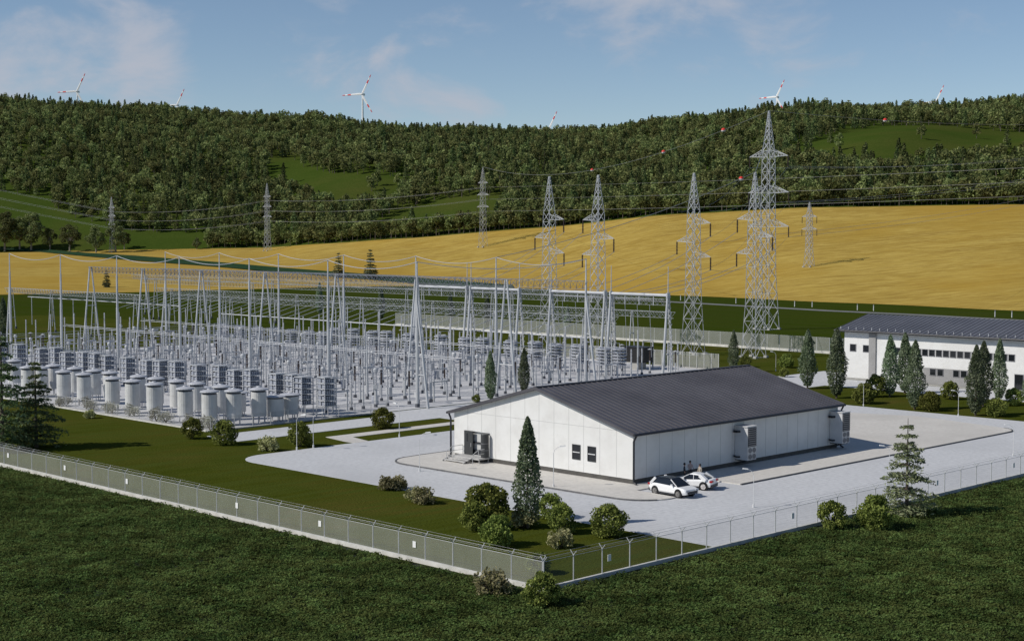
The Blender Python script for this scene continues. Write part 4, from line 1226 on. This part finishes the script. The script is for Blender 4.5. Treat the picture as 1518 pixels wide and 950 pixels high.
KD = {'s': (Maker(mk_support), 'slim grey post insulator on a steel column in the switchyard', 'post insulators'), 'a': (Maker(mk_arrester), 'dark ribbed surge arrester on a steel column in the switchyard', 'surge arresters'),
      'b': (Maker(mk_breaker), 'grey circuit breaker with horizontal chamber on a column in the switchyard', 'circuit breakers'), 'd': (Maker(mk_disc), 'two post disconnector switch with horizontal arm in the switchyard', 'disconnectors'), 'c': (Maker(mk_ct), 'thick grey instrument transformer with round head in the switchyard', 'instrument transformers')}
ROWS = [(124.9, 'a'), (126.8, 'd'), (129.5, 's'), (131.4, 's'), (133.8, 'c'), (136., 's'), (139.6, 'a'), (141.5, 'b'), (143.4, 's'), (145.2, 'd'), (149., 's'), (151.6, 'a'), (153.4, 's'), (157., 's'), (159., 'c'), (161., 'a'), (163., 'b'), (165.2, 's'), (167.6, 'd'), (170., 's'), (174.4, 'c'), (176.4, 'a'), (179.5, 's'), (182.5, 'd'), (188., 's'), (197., 's'), (199.2, 'a'), (206., 'd')]
rnd = random.Random(9)
for k in range(6):
    for ph in (3.9, 9.8, 15.7):
        y = YS[k] + ph
        for X_, ty in ROWS:
            if X_ > 190 and k > 3: continue
            if rnd.random() < .07: continue
            m_, lab, grp = KD[ty]; m_((X_ + rnd.uniform(-.3, .3), y + rnd.uniform(-.5, .5), .04), 0 if ty in 'bd' else rnd.random() * 6, lab, grp, rnd.uniform(.92, 1.12))
def mk_tall():
    t = thing('bus_support_post', '', 'post'); mb = MB(); mb.tube((0, 0, .3), (0, 0, 6.6), .13, .10, 7); obj('pole', mb, M['galv_light'], t)
    mb = MB(); mb.tube((0, 0, 0), (0, 0, .4), .26, .24, 7); obj('footing', mb, M['dark_band'], t)
    mb = MB(); ins(mb, 0, 0, 6.6, 8.4, .12); obj('insulator', mb, M['porcelain'], t); return t


tp_ = Maker(mk_tall)
for k in range(6):
    for ph in (1.6, 6.8, 12.8, 17.4):
        for X_ in (139.2, 150.4, 168.6, 178.2, 186.6):
            if rnd.random() < .8: tp_((X_ + rnd.uniform(-.4, .4), YS[k] + ph + rnd.uniform(-.5, .5), .04), rnd.random() * 6, 'tall slender bus support post rising above the lower switchyard apparatus', 'tall bus support posts', (1, 1, rnd.uniform(.85, 1.15)))
# busbars
for X_, z in ((147., 5.9), (165., 6.1)):
    for j in range(2):
        t = thing('busbar', 'long bare tubular busbar above the switchyard apparatus', 'busbar', (X_ + j * 1.1, YS[6] - 2, z + j * .15), 0, 'busbars'); mb = MB(); mb.tube((0, 0, 0), (0, -(YS[6] - YS[0]) + 4, 0), .045, None, 6); obj('tube', mb, M['galv'], t)
        mb = MB()
        for i in range(7): mb.tube((0, -8 - i * 16.5, 0), (0, -8 - i * 16.5, -z + .6), .09, None, 6)
        obj('support', mb, M['galv'], t)
for k in range(6):
    for ph in (3.9, 9.8, 15.7):
        t = thing('conductor', 'thin horizontal conductor joining a line of apparatus in the switchyard', 'conductor', (126, YS[k] + ph, 4.75), 0, 'apparatus conductors')
        mb = MB(); mb.path([(0, 0, 0), (9, 0, .1), (19, 0, -.1), (29, 0, .2), (40, 0, 0), (57, 0, .1)], .032, 5); obj('wire', mb, M['wire'], t)
t = thing('busbar', 'long low pipe busbar far behind the portals, below the lattice girders', 'busbar', (203.5, 300, 5.0)); mb = MB(); mb.tube((0, 0, 0), (0, -116, 0), .12, None, 8); obj('tube', mb, M['galv_light'], t)
mb = MB()
for i in range(11): mb.tube((0, -2 - i * 11, 0), (0, -2 - i * 11, -5), .12, None, 6)
obj('support', mb, M['galv'], t)
t = thing('busbar', 'long low pipe busbar before the green field at the far left', 'busbar', (192, 372, 7.2)); mb = MB(); mb.tube((0, 0, 0), (0, -72, 0), .12, None, 8); obj('tube', mb, M['galv'], t)
mb = MB()
for i in range(7): mb.tube((0, -2 - i * 10.8, 0), (0, -2 - i * 10.8, -7.2), .11, None, 6)
obj('support', mb, M['galv'], t)
lattice('lattice_beam', 'lattice girder at the far left between the wheat and the green field', (180, 360, 10.2), (180, 296, 10.2), 1., 1.1, 1.3, M['galv_light'])
for y in (357, 337, 317, 299): bp_((180, y, 0), 0, 'slim A shaped support under the far left lattice girder', 'far left girder supports', (1, 1, 10.0 / 9.2))
# slanting droppers between girder and busbar
for i in range(42):
    y = 346 - i * 3.4 - (i // 3) * .9
    t = thing('dropper_wire', 'slanting dropper conductor between lattice girder and low busbar', 'conductor', (218, y, 8.4), 0, 'slanting droppers')
    mb = MB(); mb.tube((0, 0, 0), (-14.3, 0, -3.6), .07, None, 5); obj('wire', mb, M['galv_light'], t)
for i in range(9):
    y = 356 - i * 6.6
    t = thing('dropper_wire', 'slanting dropper conductor before the green field at the far left', 'conductor', (180, y, 9.2), 0, 'far slanting droppers'); mb = MB(); mb.tube((0, 0, 0), (12, 0, -2.), .055, None, 5); obj('wire', mb, M['galv_light'], t)
# cabinets
cab = Maker(lambda: (lambda t: (obj('body', MB().box(0, 0, .65, .8, .6, 1.3), M['galv_light'], t), obj('door', MB().box(-.41, 0, .68, .03, .5, 1.1), M['can'], t), t)[2])(thing('control_cabinet', '', 'cabinet')))
for px, py in ((556, 600), (648, 562), (640, 550), (510, 575), (700, 560), (590, 548), (430, 606)):
    x, y = G(px, py); cab((x, y, .04), 0, 'small pale control cabinet on the switchyard ground', 'control cabinets')
t = thing('dark_transformer', 'black boxy transformer at the end of the far racks, behind the hall roof', 'transformer', (204, 172.5, .04)); obj('body', MB().box(0, 0, 2.6, 2.6, 4.4, 2.6), M['black'], t); obj('base', MB().box(0, 0, .65, 2.2, 1.6, 1.3), M['concrete'], t); obj('lid', MB().box(0, 0, 3.95, 2.8, 4.6, .12), M['trim'], t)


def cat_pts(p, q, sag, n=14):
    p, q = Vector(p), Vector(q); return [p.lerp(q, i / n) - Vector((0, 0, sag * 4 * (i / n) * (1 - i / n))) for i in range(n + 1)]


def wire(label, p, q, sag, r, group, m_='wire', name='overhead_wire', n=14):
    t = obj(name, MB().path([v - Vector(p) for v in cat_pts(p, q, sag, n)], r, 4), M[m_], None, p); tag(t, label, 'wire', group); return t


for X_, nm in ((XA, 'front'), (XB, 'rear')):
    for k in range(6): wire('sagging earth wire between mast tops of the %s row, %s span from the left' % (nm, ORD[5 - k]), (X_, YS[k], 20), (X_, YS[k + 1], 20), 1.1, .05, 'earth wires between masts')
wire('earth wire from the nearest front mast to the middle column', (XA, YS[0], 20), (XB, YS[0], 20), 1.2, .05, 'earth wires between masts')
for k in range(6):
    for ph in (3.9, 9.8, 15.7):
        wire('conductor strung between the middle and rear girders of the switchyard', (XM, YS[k] + ph, 16), (XB, YS[k] + ph, 15.4), 1.0, .022, 'strung conductors')
for j in range(3): wire('thin vertical dropper hanging from the rightmost white portal', (XP, 174 - j * 2.8, 11.6), (XP + .6, 174 - j * 2.8, 2.5), 0, .05, 'portal droppers', n=2)
for j in range(3): wire('thin vertical dropper hanging from the third white portal', (XP, 189 - j * 3.2, 11.6), (XP + .6, 189 - j * 3.2, 2.5), 0, .05, 'portal droppers of the third portal', n=2)


# ---------------------------------------------------------------- lattice pylons
def pylon(name, label, loc, h, bw, arms, rz=0, th=.16, waist=.30, tip=.78, ts=None, group='lattice pylons', m_='galv_light', strings=True):
    """arms: (z, side, length); side +1 / -1 along local Y"""
    t = thing(name, label, 'pylon', loc, rz, group)
    prof = [(0, bw / 2), (h * waist, bw * .34), (h * tip, bw * .26), (h, .12)]
    def hw(z):
        for (z0_, a), (z1_, b) in zip(prof, prof[1:]):
            if z <= z1_: return lerp(a, b, (z - z0_) / (z1_ - z0_))
        return .1
    mb = MB(); cs = ((-1, -1), (1, -1), (1, 1), (-1, 1))
    zs = [0]; 
    while zs[-1] < h - .6: zs.append(min(h, zs[-1] + max(1.1, hw(zs[-1]) * 2.2)))
    for sx, sy in cs:
        for (z0_, a), (z1_, b) in zip(prof, prof[1:]): mb.bar((sx * a, sy * a, z0_), (sx * b, sy * b, z1_), th)
    obj('leg', mb, M[m_], t); mb = MB()
    for i in range(len(zs) - 1):
        a, b = hw(zs[i]), hw(zs[i + 1])
        for j in range(4):
            (x0_, y0_), (x1_, y1_) = cs[j], cs[(j + 1) % 4]
            mb.bar((x0_ * a, y0_ * a, zs[i]), (x1_ * b, y1_ * b, zs[i + 1]), th * .55); mb.bar((x1_ * a, y1_ * a, zs[i]), (x0_ * b, y0_ * b, zs[i + 1]), th * .55)
            if i % 2 == 0: mb.bar((x0_ * a, y0_ * a, zs[i]), (x1_ * a, y1_ * a, zs[i]), th * .5)
    obj('bracing', mb, M[m_], t)
    for z, s_, L in arms:
        mb = MB(); w_ = hw(z); e = (0, s_ * (w_ + L), z + .15)
        for sx in (-1, 1):
            mb.bar((sx * w_, s_ * w_, z), e, th * .7); mb.bar((sx * w_, s_ * w_, z + L * .38), e, th * .7)
            for f in (.25, .5, .75):
                a_ = Vector((sx * w_, s_ * w_, z)).lerp(Vector(e), f); b_ = Vector((sx * w_, s_ * w_, z + L * .38)).lerp(Vector(e), f); c_ = Vector((sx * w_, s_ * w_, z + L * .38)).lerp(Vector(e), f - .22)
                mb.bar(a_, b_, th * .4); mb.bar(a_, c_, th * .4)
        a = obj('crossarm', mb, M[m_], t)
        if strings:
            mb = MB(); ins(mb, 0, e[1], z - 2.5, z + .05, .17, 9, 7); obj('insulator_string', mb, M['brown_ins'], a)
    if strings:
        mb = MB()
        for sx, sy in cs: mb.box(sx * bw / 2, sy * bw / 2, .15, .7, .7, .5)
        obj('footing', mb, M['concrete'], t)
    return t


def pyl_h(px, base, top): return (base - top) / (base - 345.) * H


NP = [(814, 515, 262, [(.745, -1), (.64, 1), (.55, -1)], 'near lattice pylon, leftmost of the four in front of the wheat'), (886, 523, 260, [(.745, 1), (.64, -1), (.55, 1)], 'near lattice pylon, second from the left in front of the wheat'),
      (1027, 525, 257, [(.72, -1), (.62, 1), (.535, -1)], 'near lattice pylon standing alone between two pairs'), (1117, 530, 256, [(.745, 1), (.65, -1), (.56, 1)], 'near lattice pylon overlapping the tallest one')]
NPX = []
for px, py, top, arms, lab in NP:
    x, y = G(px, py); h = pyl_h(px, py, top); NPX.append((x, y, h))
    pylon('lattice_pylon', lab, (x, y, 0), h, 3.4, [(h * a, s_, 3.2) for a, s_ in arms], 0, .11)
x, y = G(1137, 488); hb = pyl_h(1137, 488, 166); BPX = (x, y, hb)
pylon('lattice_pylon', 'tallest lattice pylon with three crossarm levels reaching above the wood', (x, y, 0), hb, 4.3, [(hb * .79, -1, 4.6), (hb * .79, 1, 4.6), (hb * .625, -1, 4.8), (hb * .625, 1, 4.8), (hb * .47, -1, 4.8), (hb * .47, 1, 4.8)], 0, .15, .25, .80)
FP = [(716, 366, 248, 'far pylon at the wheat edge, right of the middle'), (397, 372, 272, 'far pylon at the wood edge, left of the middle'), (167, 374, 292, 'far thin pylon among trees at the left')]
FPX = []
for px, py, top, lab in FP:
    x, y, z = T(px, py); d = RD(x, y)[1]; h = (py - top) / F * d; FPX.append((x, y, z, h))
    pylon('lattice_pylon', lab, (x, y, z - .2), h, h * .085, [(h * .8, -1, 2.6), (h * .8, 1, 2.6), (h * .65, -1, 3.2), (h * .65, 1, 3.2), (h * .5, -1, 3.2), (h * .5, 1, 3.2)], 0, .15, .25, .82, m_='galv')
x, y, z = T(1199, 396); FPX0 = (x, y, z)
pylon('lattice_pylon', 'far pale pylon on the wheat slope beside the tallest pylon', (x, y, z - .2), 26, 3.2, [(20, -1, 2.6), (20, 1, 2.6), (15, -1, 2.6), (15, 1, 2.6)], 0, .15, .25, .82, m_='galv')
# transmission wires of the far line
off = XY(2600, 760); bx, by, bh = BPX
chain = [(FPX[2][0], FPX[2][1], FPX[2][2], FPX[2][3]), (FPX[1][0], FPX[1][1], FPX[1][2], FPX[1][3]), (FPX[0][0], FPX[0][1], FPX[0][2], FPX[0][3])]
ox_, oy_ = pd_xy(2350, 560)
chain.append((ox_, oy_, 30, 40)); lft = pd_xy(-420, 1150); chain.insert(0, (lft[0], lft[1], TZ(-420, 1150), 40))
for (a, b) in zip(chain, chain[1:]):
    for f, L in ((.80, 2.9), (.65, 3.4), (.5, 3.4)):
        for s_ in (-1, 1):
            wire('far transmission wire hanging between the distant pylons', (a[0], a[1] + s_ * L, a[2] + a[3] * f - 2.3), (b[0], b[1] + s_ * L, b[2] + b[3] * f - 2.3), 2.6, .04, 'far transmission wires', 'wire_dark', n=20)
# wires of the tall pylon
topw = []
a = Vector((bx, by, bh)); b = Vector((FPX[0][0], FPX[0][1], FPX[0][2] + FPX[0][3]))
wire('earth wire with red marker balls from the tallest pylon top', a, b, 9, .05, 'earth wires with marker balls', 'wire_dark', n=24)
r_pt = pd_xy(1800, 900); c = Vector((r_pt[0], r_pt[1], TZ(1800, 900) + 30))
wire('earth wire with a marker ball from the tallest pylon to the right', a, c, 8, .05, 'earth wires with marker balls', 'wire_dark', n=24)
def ball_at(pts, px):
    best = min(pts, key=lambda v: abs(PJ(*v)[0] - px)); return best
balls = [(cat_pts(a, b, 9, 400), 1073, 'red and white marker ball on the earth wire, nearest the tallest pylon'), (cat_pts(a, b, 9, 400), 984, 'red and white marker ball on the earth wire, middle one over the wood'), (cat_pts(a, b, 9, 400), 878, 'paler marker ball on the earth wire, leftmost over the wood'), (cat_pts(a, c, 8, 400), 1313, 'red marker ball on the earth wire right of the tallest pylon')]
n0 = NPX[3]; e = Vector((n0[0], n0[1], n0[2])); wire('earth wire from the near pylon top to the rear masts', e, (XB, YS[1], 20), 1.5, .05, 'near earth wires', 'wire_dark')
balls.append((cat_pts(e, Vector((XB, YS[1], 20)), 1.5, 300), 1099, 'red marker ball just left of the tallest pylon below its upper crossarm'))
wire('earth wire between the near pylon and the tallest pylon', e, Vector((bx, by, bh)), 2, .05, 'near earth wires', 'wire_dark')


def mk_ball():
    t = thing('marker_ball', '', 'marker ball')
    for nm, z0_, z1_, m_ in (('red_half', -.1, 1, 'red'), ('white_half', -1, -.1, 'lamp')):
        mb = MB(); mb.lathe([(max(.02, math.sqrt(max(0, 1 - zz * zz))) * .62, zz * .62) for zz in [lerp(z0_, z1_, i / 6) for i in range(7)]], 12); obj(nm, mb, M[m_], t, smooth=True)
    return t


ml = Maker(mk_ball)
for pts_, px, lab in balls: ml(ball_at(pts_, px), 0, lab, 'marker balls', .72 if px == 1099 else 1.)
# line conductors: near pylons down to the portals, and to the tall pylon
for i, (x, y, h) in enumerate(NPX):
    arms = NP[i][3]
    for f, s_ in arms:
        L = 3.2 + 1.2; ye = min(max(y + s_ * L, 165), 228)
        wire('line conductor from a near pylon crossarm down to the white portals', (x, y + s_ * L, h * f - 2.4), (XP, ye, 12.9), 1.2, .045, 'line conductors to the portals', 'wire')
        far = (x + 90, y + s_ * L + (6 if i % 2 else -6), h * f + 4)
for f in (.79, .625, .47):
    for s_ in (-1, 1):
        p = (bx, by + s_ * 5.8, bh * f - 2.5)
        wire('long transmission wire from a crossarm of the tallest pylon to the right', p, (c.x, c.y + s_ * 5, c.z - 8 - (.79 - f) * 40), 9, .035, 'tall pylon wires', 'wire', n=20)
        wire('long transmission wire from a crossarm of the tallest pylon to the near pylons', p, (NPX[2][0], NPX[2][1] + s_ * 4, NPX[2][2] * f), 3, .03, 'tall pylon wires to the left', 'wire_dark', n=16)


# ---------------------------------------------------------------- wind turbines
def mk_turb():
    t = thing('wind_turbine', '', 'wind turbine'); mb = MB(); mb.tube((0, 0, 0), (0, 0, 70), 1.9, 1.0, 12); obj('tower', mb, M['turbine'], t, smooth=False)
    mb = MB(); mb.box(1.6, 0, 71, 7, 2.6, 2.6); obj('nacelle', mb, M['turbine'], t)
    mb = MB(); mb.tube((-1.8, 0, 71), (-3.6, 0, 71), 1.4, .5, 10); obj('hub', mb, M['turbine'], t)
    for k in range(3):
        a = R(62 + 120 * k); mb = MB(); d_ = Vector((0, -math.cos(a), math.sin(a))); pr = Vector((0, -math.sin(a), -math.cos(a))); c0 = Vector((-2.7, 0, 71))
        st_ = [(0, .9), (3, 2.0), (9, 1.7), (16, 1.35), (16.5, 1.3), (21.5, 1.1), (22, 1.1), (25, .95), (25.5, .95), (29.5, .5)]
        for (l0, w0), (l1, w1) in zip(st_, st_[1:]):
            red = 1 if (16.4 <= l0 < 21) or (l0 >= 25.4) else 0
            vs = []
            for l, w_ in ((l0, w0), (l1, w1)):
                b_ = c0 + d_ * l; vs += [b_ + pr * w_, b_ + Vector((-.3, 0, 0)), b_ - pr * w_ * .6, b_ + Vector((.3, 0, 0))]
            mb.add(vs, [(0, 1, 5, 4), (1, 2, 6, 5), (2, 3, 7, 6), (3, 0, 4, 7), (3, 2, 1, 0), (4, 5, 6, 7)], red)
        obj('blade', mb, [M['turbine'], M['red']], t)
    return t


tb = Maker(mk_turb)
for px, hy, d_, lab in ((539, 142, 2100, 'wind turbine with red striped blades, the one shown whole above the ridge'), (119, 138, 2250, 'wind turbine at the left whose upper blades show above the trees'), (266, 158, 2500, 'wind turbine nearly hidden behind the ridge, one blade tip showing'), (814, 193, 2300, 'wind turbine hidden but for one blade tip above the middle of the ridge'), (1149, 146, 2400, 'wind turbine above the top of the tallest pylon'), (1384, 153, 2500, 'wind turbine peeking over the ridge at the right')):
    x, y = pd_xy(px, d_); zh = H + (345 - hy) / F * d_
    tb((x, y, zh - 71), PI / 4 - (px - 759) / F - R(26), lab, 'wind turbines')


# ---------------------------------------------------------------- street lamps
def mk_lamp():
    t = thing('street_lamp', '', 'street lamp'); mb = MB(); mb.tube((0, 0, 0), (0, 0, 3.3), .036, .026, 7); obj('pole', mb, M['lamp'], t)
    mb = MB(); mb.path([(0, 0, 3.3), (.12, 0, 3.6), (.36, 0, 3.82), (.62, 0, 3.9)], .026, 6); obj('arm', mb, M['lamp'], t)
    mb = MB(); mb.add([(.55, -.12, 3.86), (1.15, -.16, 3.93), (1.15, .16, 3.93), (.55, .12, 3.86), (.6, -.08, 3.98), (1.1, -.1, 4.04), (1.1, .1, 4.04), (.6, .08, 3.98)], [(3, 2, 1, 0), (4, 5, 6, 7), (0, 1, 5, 4), (1, 2, 6, 5), (2, 3, 7, 6), (3, 0, 4, 7)]); obj('lamp_head', mb, M['lamp'], t)
    mb = MB(); mb.tube((0, 0, 0), (0, 0, .35), .1, .09, 7); obj('base', mb, M['lamp'], t); return t


lm = Maker(mk_lamp)
for px, py, rz, lab in ((464.5, 664, -45, 'thin white street lamp at the tip of the paved yard beside the round bush'), (440, 667, -60, 'thin white street lamp directly in front of the bush at the yard tip'), (592, 648, 80, 'white street lamp on the grass strip left of the hall'), (622, 699, -45, 'white street lamp on the paving before the left end of the apron'), (820.5, 723, -45, 'white street lamp in front of the white gable wall'), (1117, 752, 135, 'white street lamp nearest the parked cars on the right yard'),
                          (1318, 712, 135, 'white street lamp behind the spruce'), (1502, 676, 135, 'white street lamp at the far right end of the apron'), (1280, 602, 135, 'white street lamp on the tree strip, before the left bush pair'), (1420.5, 617, 135, 'white street lamp on the tree strip, between the two tree groups'), (1150, 550, 135, 'white street lamp on the back lawn behind the hall')):
    x, y = G(px, py); lm((x, y, .02), R(rz), lab, 'street lamps', .86 if px > 1000 else 1.)


# ---------------------------------------------------------------- cars
def loft(mb, secs, mi=0, cap=True):
    n_ = len(secs[0]); vs = [v for s_ in secs for v in s_]; fs = []
    for i in range(len(secs) - 1):
        for j in range(n_): fs.append((i * n_ + j, i * n_ + (j + 1) % n_, (i + 1) * n_ + (j + 1) % n_, (i + 1) * n_ + j))
    if cap: fs.append(tuple(range(n_ - 1, -1, -1))); fs.append(tuple(range((len(secs) - 1) * n_, len(secs) * n_)))
    return mb.add(vs, fs, mi)


def car(name, label, spec):
    t = thing(name, label, 'car'); L, W = spec['L'], spec['W'] / 2
    def ring(x, zb, zs, w_): return [(x, -w_ * .90, zb), (x, -w_, zb + .22), (x, -w_, zs - .16), (x, -w_ * .93, zs), (x, w_ * .93, zs), (x, w_, zs - .16), (x, w_, zb + .22), (x, w_ * .90, zb)]
    mb = MB(); loft(mb, [ring(x, zb, zs, W * k) for x, zb, zs, k in spec['body']])
    b = obj('body', mb, M['car_white'], t); md = b.modifiers.new('soft', 'BEVEL'); md.width = .05; md.segments = 2; md.limit_method = 'ANGLE'; md.angle_limit = R(28)
    # cabin: dark glass with body colour pillars and roof
    mb = MB(); g = spec['cabin']; secs = []
    for x, z, k in g: secs.append([(x, -W * k, z), (x, W * k, z)])
    zs = spec['belt']; low = spec['low']
    (xb0, xf0), (xb1, xf1) = low, spec['top']; zt = spec['zt']; wl, wt = W * .92, W * .70
    vs = [(xb0, -wl, zs), (xf0, -wl * .97, zs - .04), (xf0, wl * .97, zs - .04), (xb0, wl, zs), (xb1, -wt, zt - .06), (xf1, -wt, zt), (xf1, wt, zt), (xb1, wt, zt - .06)]
    mb.add(vs, [(0, 1, 5, 4), (1, 2, 6, 5), (2, 3, 7, 6), (3, 0, 4, 7), (3, 2, 1, 0)]); obj('window', mb, M['glass'], t)
    mb = MB(); mb.add([(xb1 - .06, -wt - .03, zt - .07), (xf1 + .04, -wt - .03, zt - .02), (xf1 + .04, wt + .03, zt - .02), (xb1 - .06, wt + .03, zt - .07), (xb1 + .1, -wt * .9, zt + .0), ((xb1 + xf1) / 2, -wt * .9, zt + .07), ((xb1 + xf1) / 2, wt * .9, zt + .07), (xb1 + .1, wt * .9, zt + .0), (xf1 - .1, -wt * .9, zt + .04), (xf1 - .1, wt * .9, zt + .04)],
                     [(0, 1, 8, 5, 4), (1, 2, 9, 8), (2, 3, 7, 6, 9), (3, 0, 4, 7), (4, 5, 6, 7), (5, 8, 9, 6), (3, 2, 1, 0)])
    obj('roof', mb, M['glass' if spec['dark_roof'] else 'car_white'], t)
    mb = MB()
    for s_ in (-1, 1):
        for (xa, xt, wd) in spec['pillars']: mb.bar((xa, s_ * (wl + .012), zs - .02), (xt, s_ * (wt + .02), zt - .03), wd)
    obj('pillar', mb, M['car_white'], t)
    for ax in spec['axles']:
        for s_ in (-1, 1):
            mb = MB(); mb.tube((ax, s_ * (W + .012), .40), (ax, s_ * (W - .25), .40), .43, None, 18); obj('wheel_arch', mb, M['black'], t)
            mb = MB(); mb.tube((ax, s_ * (W + .03), .35), (ax, s_ * (W - .21), .35), .35, None, 18); wh = obj('wheel', mb, M['tyre'], t)
            mb = MB(); mb.tube((ax, s_ * (W + .04), .35), (ax, s_ * (W + .0), .35), .25, None, 14)
            for q in range(5): mb.bar((ax, s_ * (W + .045), .35), (ax + .23 * math.cos(q * 1.257), s_ * (W + .045), .35 + .23 * math.sin(q * 1.257)), .07)
            obj('rim', mb, M[spec['rim']], wh)
    for s_ in (-1, 1):
        obj('headlight', MB().box(L / 2 - .12, s_ * W * .70, spec['hz'], .22, .42, .13), M['head'], t)
        obj('tail_light', MB().box(-L / 2 + .09, s_ * W * .72, spec['tz'], .26, .46, .17), M['tail'], t)
        obj('wing_mirror', MB().box(xf0 - .55, s_ * (W + .1), zs + .1, .14, .2, .14), M['car_white'], t)
    obj('bumper', MB().box(-L / 2 + .1, 0, .42, .26, W * 1.7, .28), M['trim'], t); obj('grille', MB().box(L / 2 - .05, 0, .5, .14, W * 1.3, .2), M['trim'], t)
    obj('sill', MB().box(0, 0, .27, L * .5, W * 2.02, .14), M['trim'], t)
    return t


suv = dict(L=4.6, W=1.9, body=[(-2.28, .5, .92, .86), (-2.12, .34, 1.04, .96), (-1.3, .24, 1.07, 1.), (.0, .24, 1.03, 1.), (1.0, .24, .99, 1.), (1.9, .30, .90, .97), (2.2, .36, .80, .9), (2.3, .42, .66, .80)], cabin=[], belt=1.02, low=(-2.1, 1.28), top=(-1.62, .28), zt=1.58, dark_roof=True, pillars=[(-2.0, -1.55, .22), (1.2, .3, .06)], axles=(-1.42, 1.38), rim='rim', hz=.74, tz=.92)
cpe = dict(L=4.3, W=1.82, body=[(-2.13, .46, .90, .84), (-1.98, .32, 1.0, .95), (-1.2, .22, 1.02, 1.), (.0, .22, .94, 1.), (.9, .22, .90, 1.), (1.7, .28, .80, .96), (2.05, .34, .70, .88), (2.15, .40, .58, .78)], cabin=[], belt=.95, low=(-1.85, 1.15), top=(-.95, .15), zt=1.42, dark_roof=False, pillars=[(-1.62, -.95, .34), (-.35, -.3, .05), (1.08, .18, .06)], axles=(-1.35, 1.3), rim='rim_white', hz=.66, tz=.86)
a = G(972, 733); b = G(1004, 738.5)
cs = car('parked_car', 'white suv with a black roof parked nose out beside the long wall', suv)
ang = math.atan2(b[1] - a[1], b[0] - a[0]); # near side wheels; car centre lies to the right-back of them
cx_, cy_ = (a[0] + b[0]) / 2 - math.sin(ang) * .95, (a[1] + b[1]) / 2 + math.cos(ang) * .95
cs.location = (cx_, cy_, .03); cs.rotation_euler = (0, 0, ang)
cc = car('parked_car', 'white coupe with red tail lights parked nose in behind the suv', cpe)
cc.location = (cx_ + 4.3, cy_ + 1.1, .03); cc.rotation_euler = (0, 0, ang + PI + R(20))


# ---------------------------------------------------------------- people
def person(label, loc, rz, top, legs, hair, lean=0., arm=0., skin=(.42, .26, .19)):
    J = {'pel': (0, 0, .93, .135), 'wa': (.01, 0, 1.08, .125), 'ch': (.01, 0, 1.30, .15), 'nk': (.0, 0, 1.47, .06), 'hd': (.03, 0, 1.56, .085), 'tp': (.02, 0, 1.70, .085)}
    E = [('pel', 'wa'), ('wa', 'ch'), ('ch', 'nk'), ('nk', 'hd'), ('hd', 'tp')]
    for s_, n_ in ((1, 'l'), (-1, 'r')):
        J['hip' + n_] = (0, s_ * .10, .88, .095); J['kn' + n_] = (.03, s_ * .11, .49, .065); J['an' + n_] = (0, s_ * .12, .09, .045); J['to' + n_] = (.15, s_ * .13, .04, .04)
        J['sh' + n_] = (0, s_ * .19, 1.40, .065); J['el' + n_] = (-.02 + arm * .1, s_ * .25, 1.13, .047); J['wr' + n_] = (.08 + arm * .2, s_ * .24, .90 + arm * .22, .034); J['ha' + n_] = (.11 + arm * .25, s_ * .23, .80 + arm * .25, .04)
        E += [('pel', 'hip' + n_), ('hip' + n_, 'kn' + n_), ('kn' + n_, 'an' + n_), ('an' + n_, 'to' + n_), ('ch', 'sh' + n_), ('sh' + n_, 'el' + n_), ('el' + n_, 'wr' + n_), ('wr' + n_, 'ha' + n_)]
    ks = list(J); me = bpy.data.meshes.new('body'); me.from_pydata([J[k][:3] for k in ks], [(ks.index(a_), ks.index(b_)) for a_, b_ in E], [])
    o = bpy.data.objects.new('tmp', me); COL.objects.link(o); sk = o.modifiers.new('s', 'SKIN'); sk.use_smooth_shade = True
    for i, k in enumerate(ks): me.skin_vertices[0].data[i].radius = (J[k][3], J[k][3])
    me.skin_vertices[0].data[0].use_root = True
    o.modifiers.new('d', 'SUBSURF').levels = 1
    dg = bpy.context.evaluated_depsgraph_get(); nm = bpy.data.meshes.new_from_object(o.evaluated_get(dg)); bpy.data.objects.remove(o); nm.name = 'body'
    nm.materials.clear()
    for m_ in (mat('skin_tone', skin, .6), mat('shirt_cloth', top, .9), mat('trouser_cloth', legs, .9), M['black']): nm.materials.append(m_)
    for p_ in nm.polygons:
        c_ = p_.center; hand = abs(c_.y) > .17 and c_.z < 1.02
        p_.material_index = 0 if c_.z > 1.47 or (hand and c_.z > .7 and abs(c_.y) > .19) else 3 if c_.z < .08 else 1 if c_.z > .93 else 2
    t = thing('person', label, 'person', loc, rz, 'people by the cars'); put('body', nm, t)
    mb = MB(); mb.lathe([(.02, 1.80), (.07, 1.785), (.105, 1.72), (.108, 1.64), (.085, 1.58)], 12, (-.005, 0, 0)); obj('hair', mb, hair, t, smooth=True)
    mb = MB(); mb.box(.125, 0, 1.63, .04, .03, .05); obj('nose', mb, nm.materials[0], t)
    return t


hm = mat('dark_hair', (.02, .016, .013), .6)
x, y = G(1014.5, 715); person('person in dark clothes standing leftmost of three behind the white cars', (x, y, .13), R(-60), (.025, .03, .045), (.02, .02, .025), hm)
x, y = G(1023, 711.5); person('person in a pale pinkish shirt standing in the middle of three behind the cars', (x, y, .13), R(-120), (.42, .33, .30), (.04, .04, .05), hm, arm=.8)
x, y = G(1037.5, 716.5); person('person in a beige top standing rightmost of three behind the coupe', (x, y, .13), R(170), (.36, .32, .27), (.05, .05, .06), hm, arm=.3)

for c_ in (SRC, CSRC):
    for o in c_.objects: o.hide_render = False
for o in list(COL.objects):
    if o.get('label') == '': print('UNLABELLED', o.name)
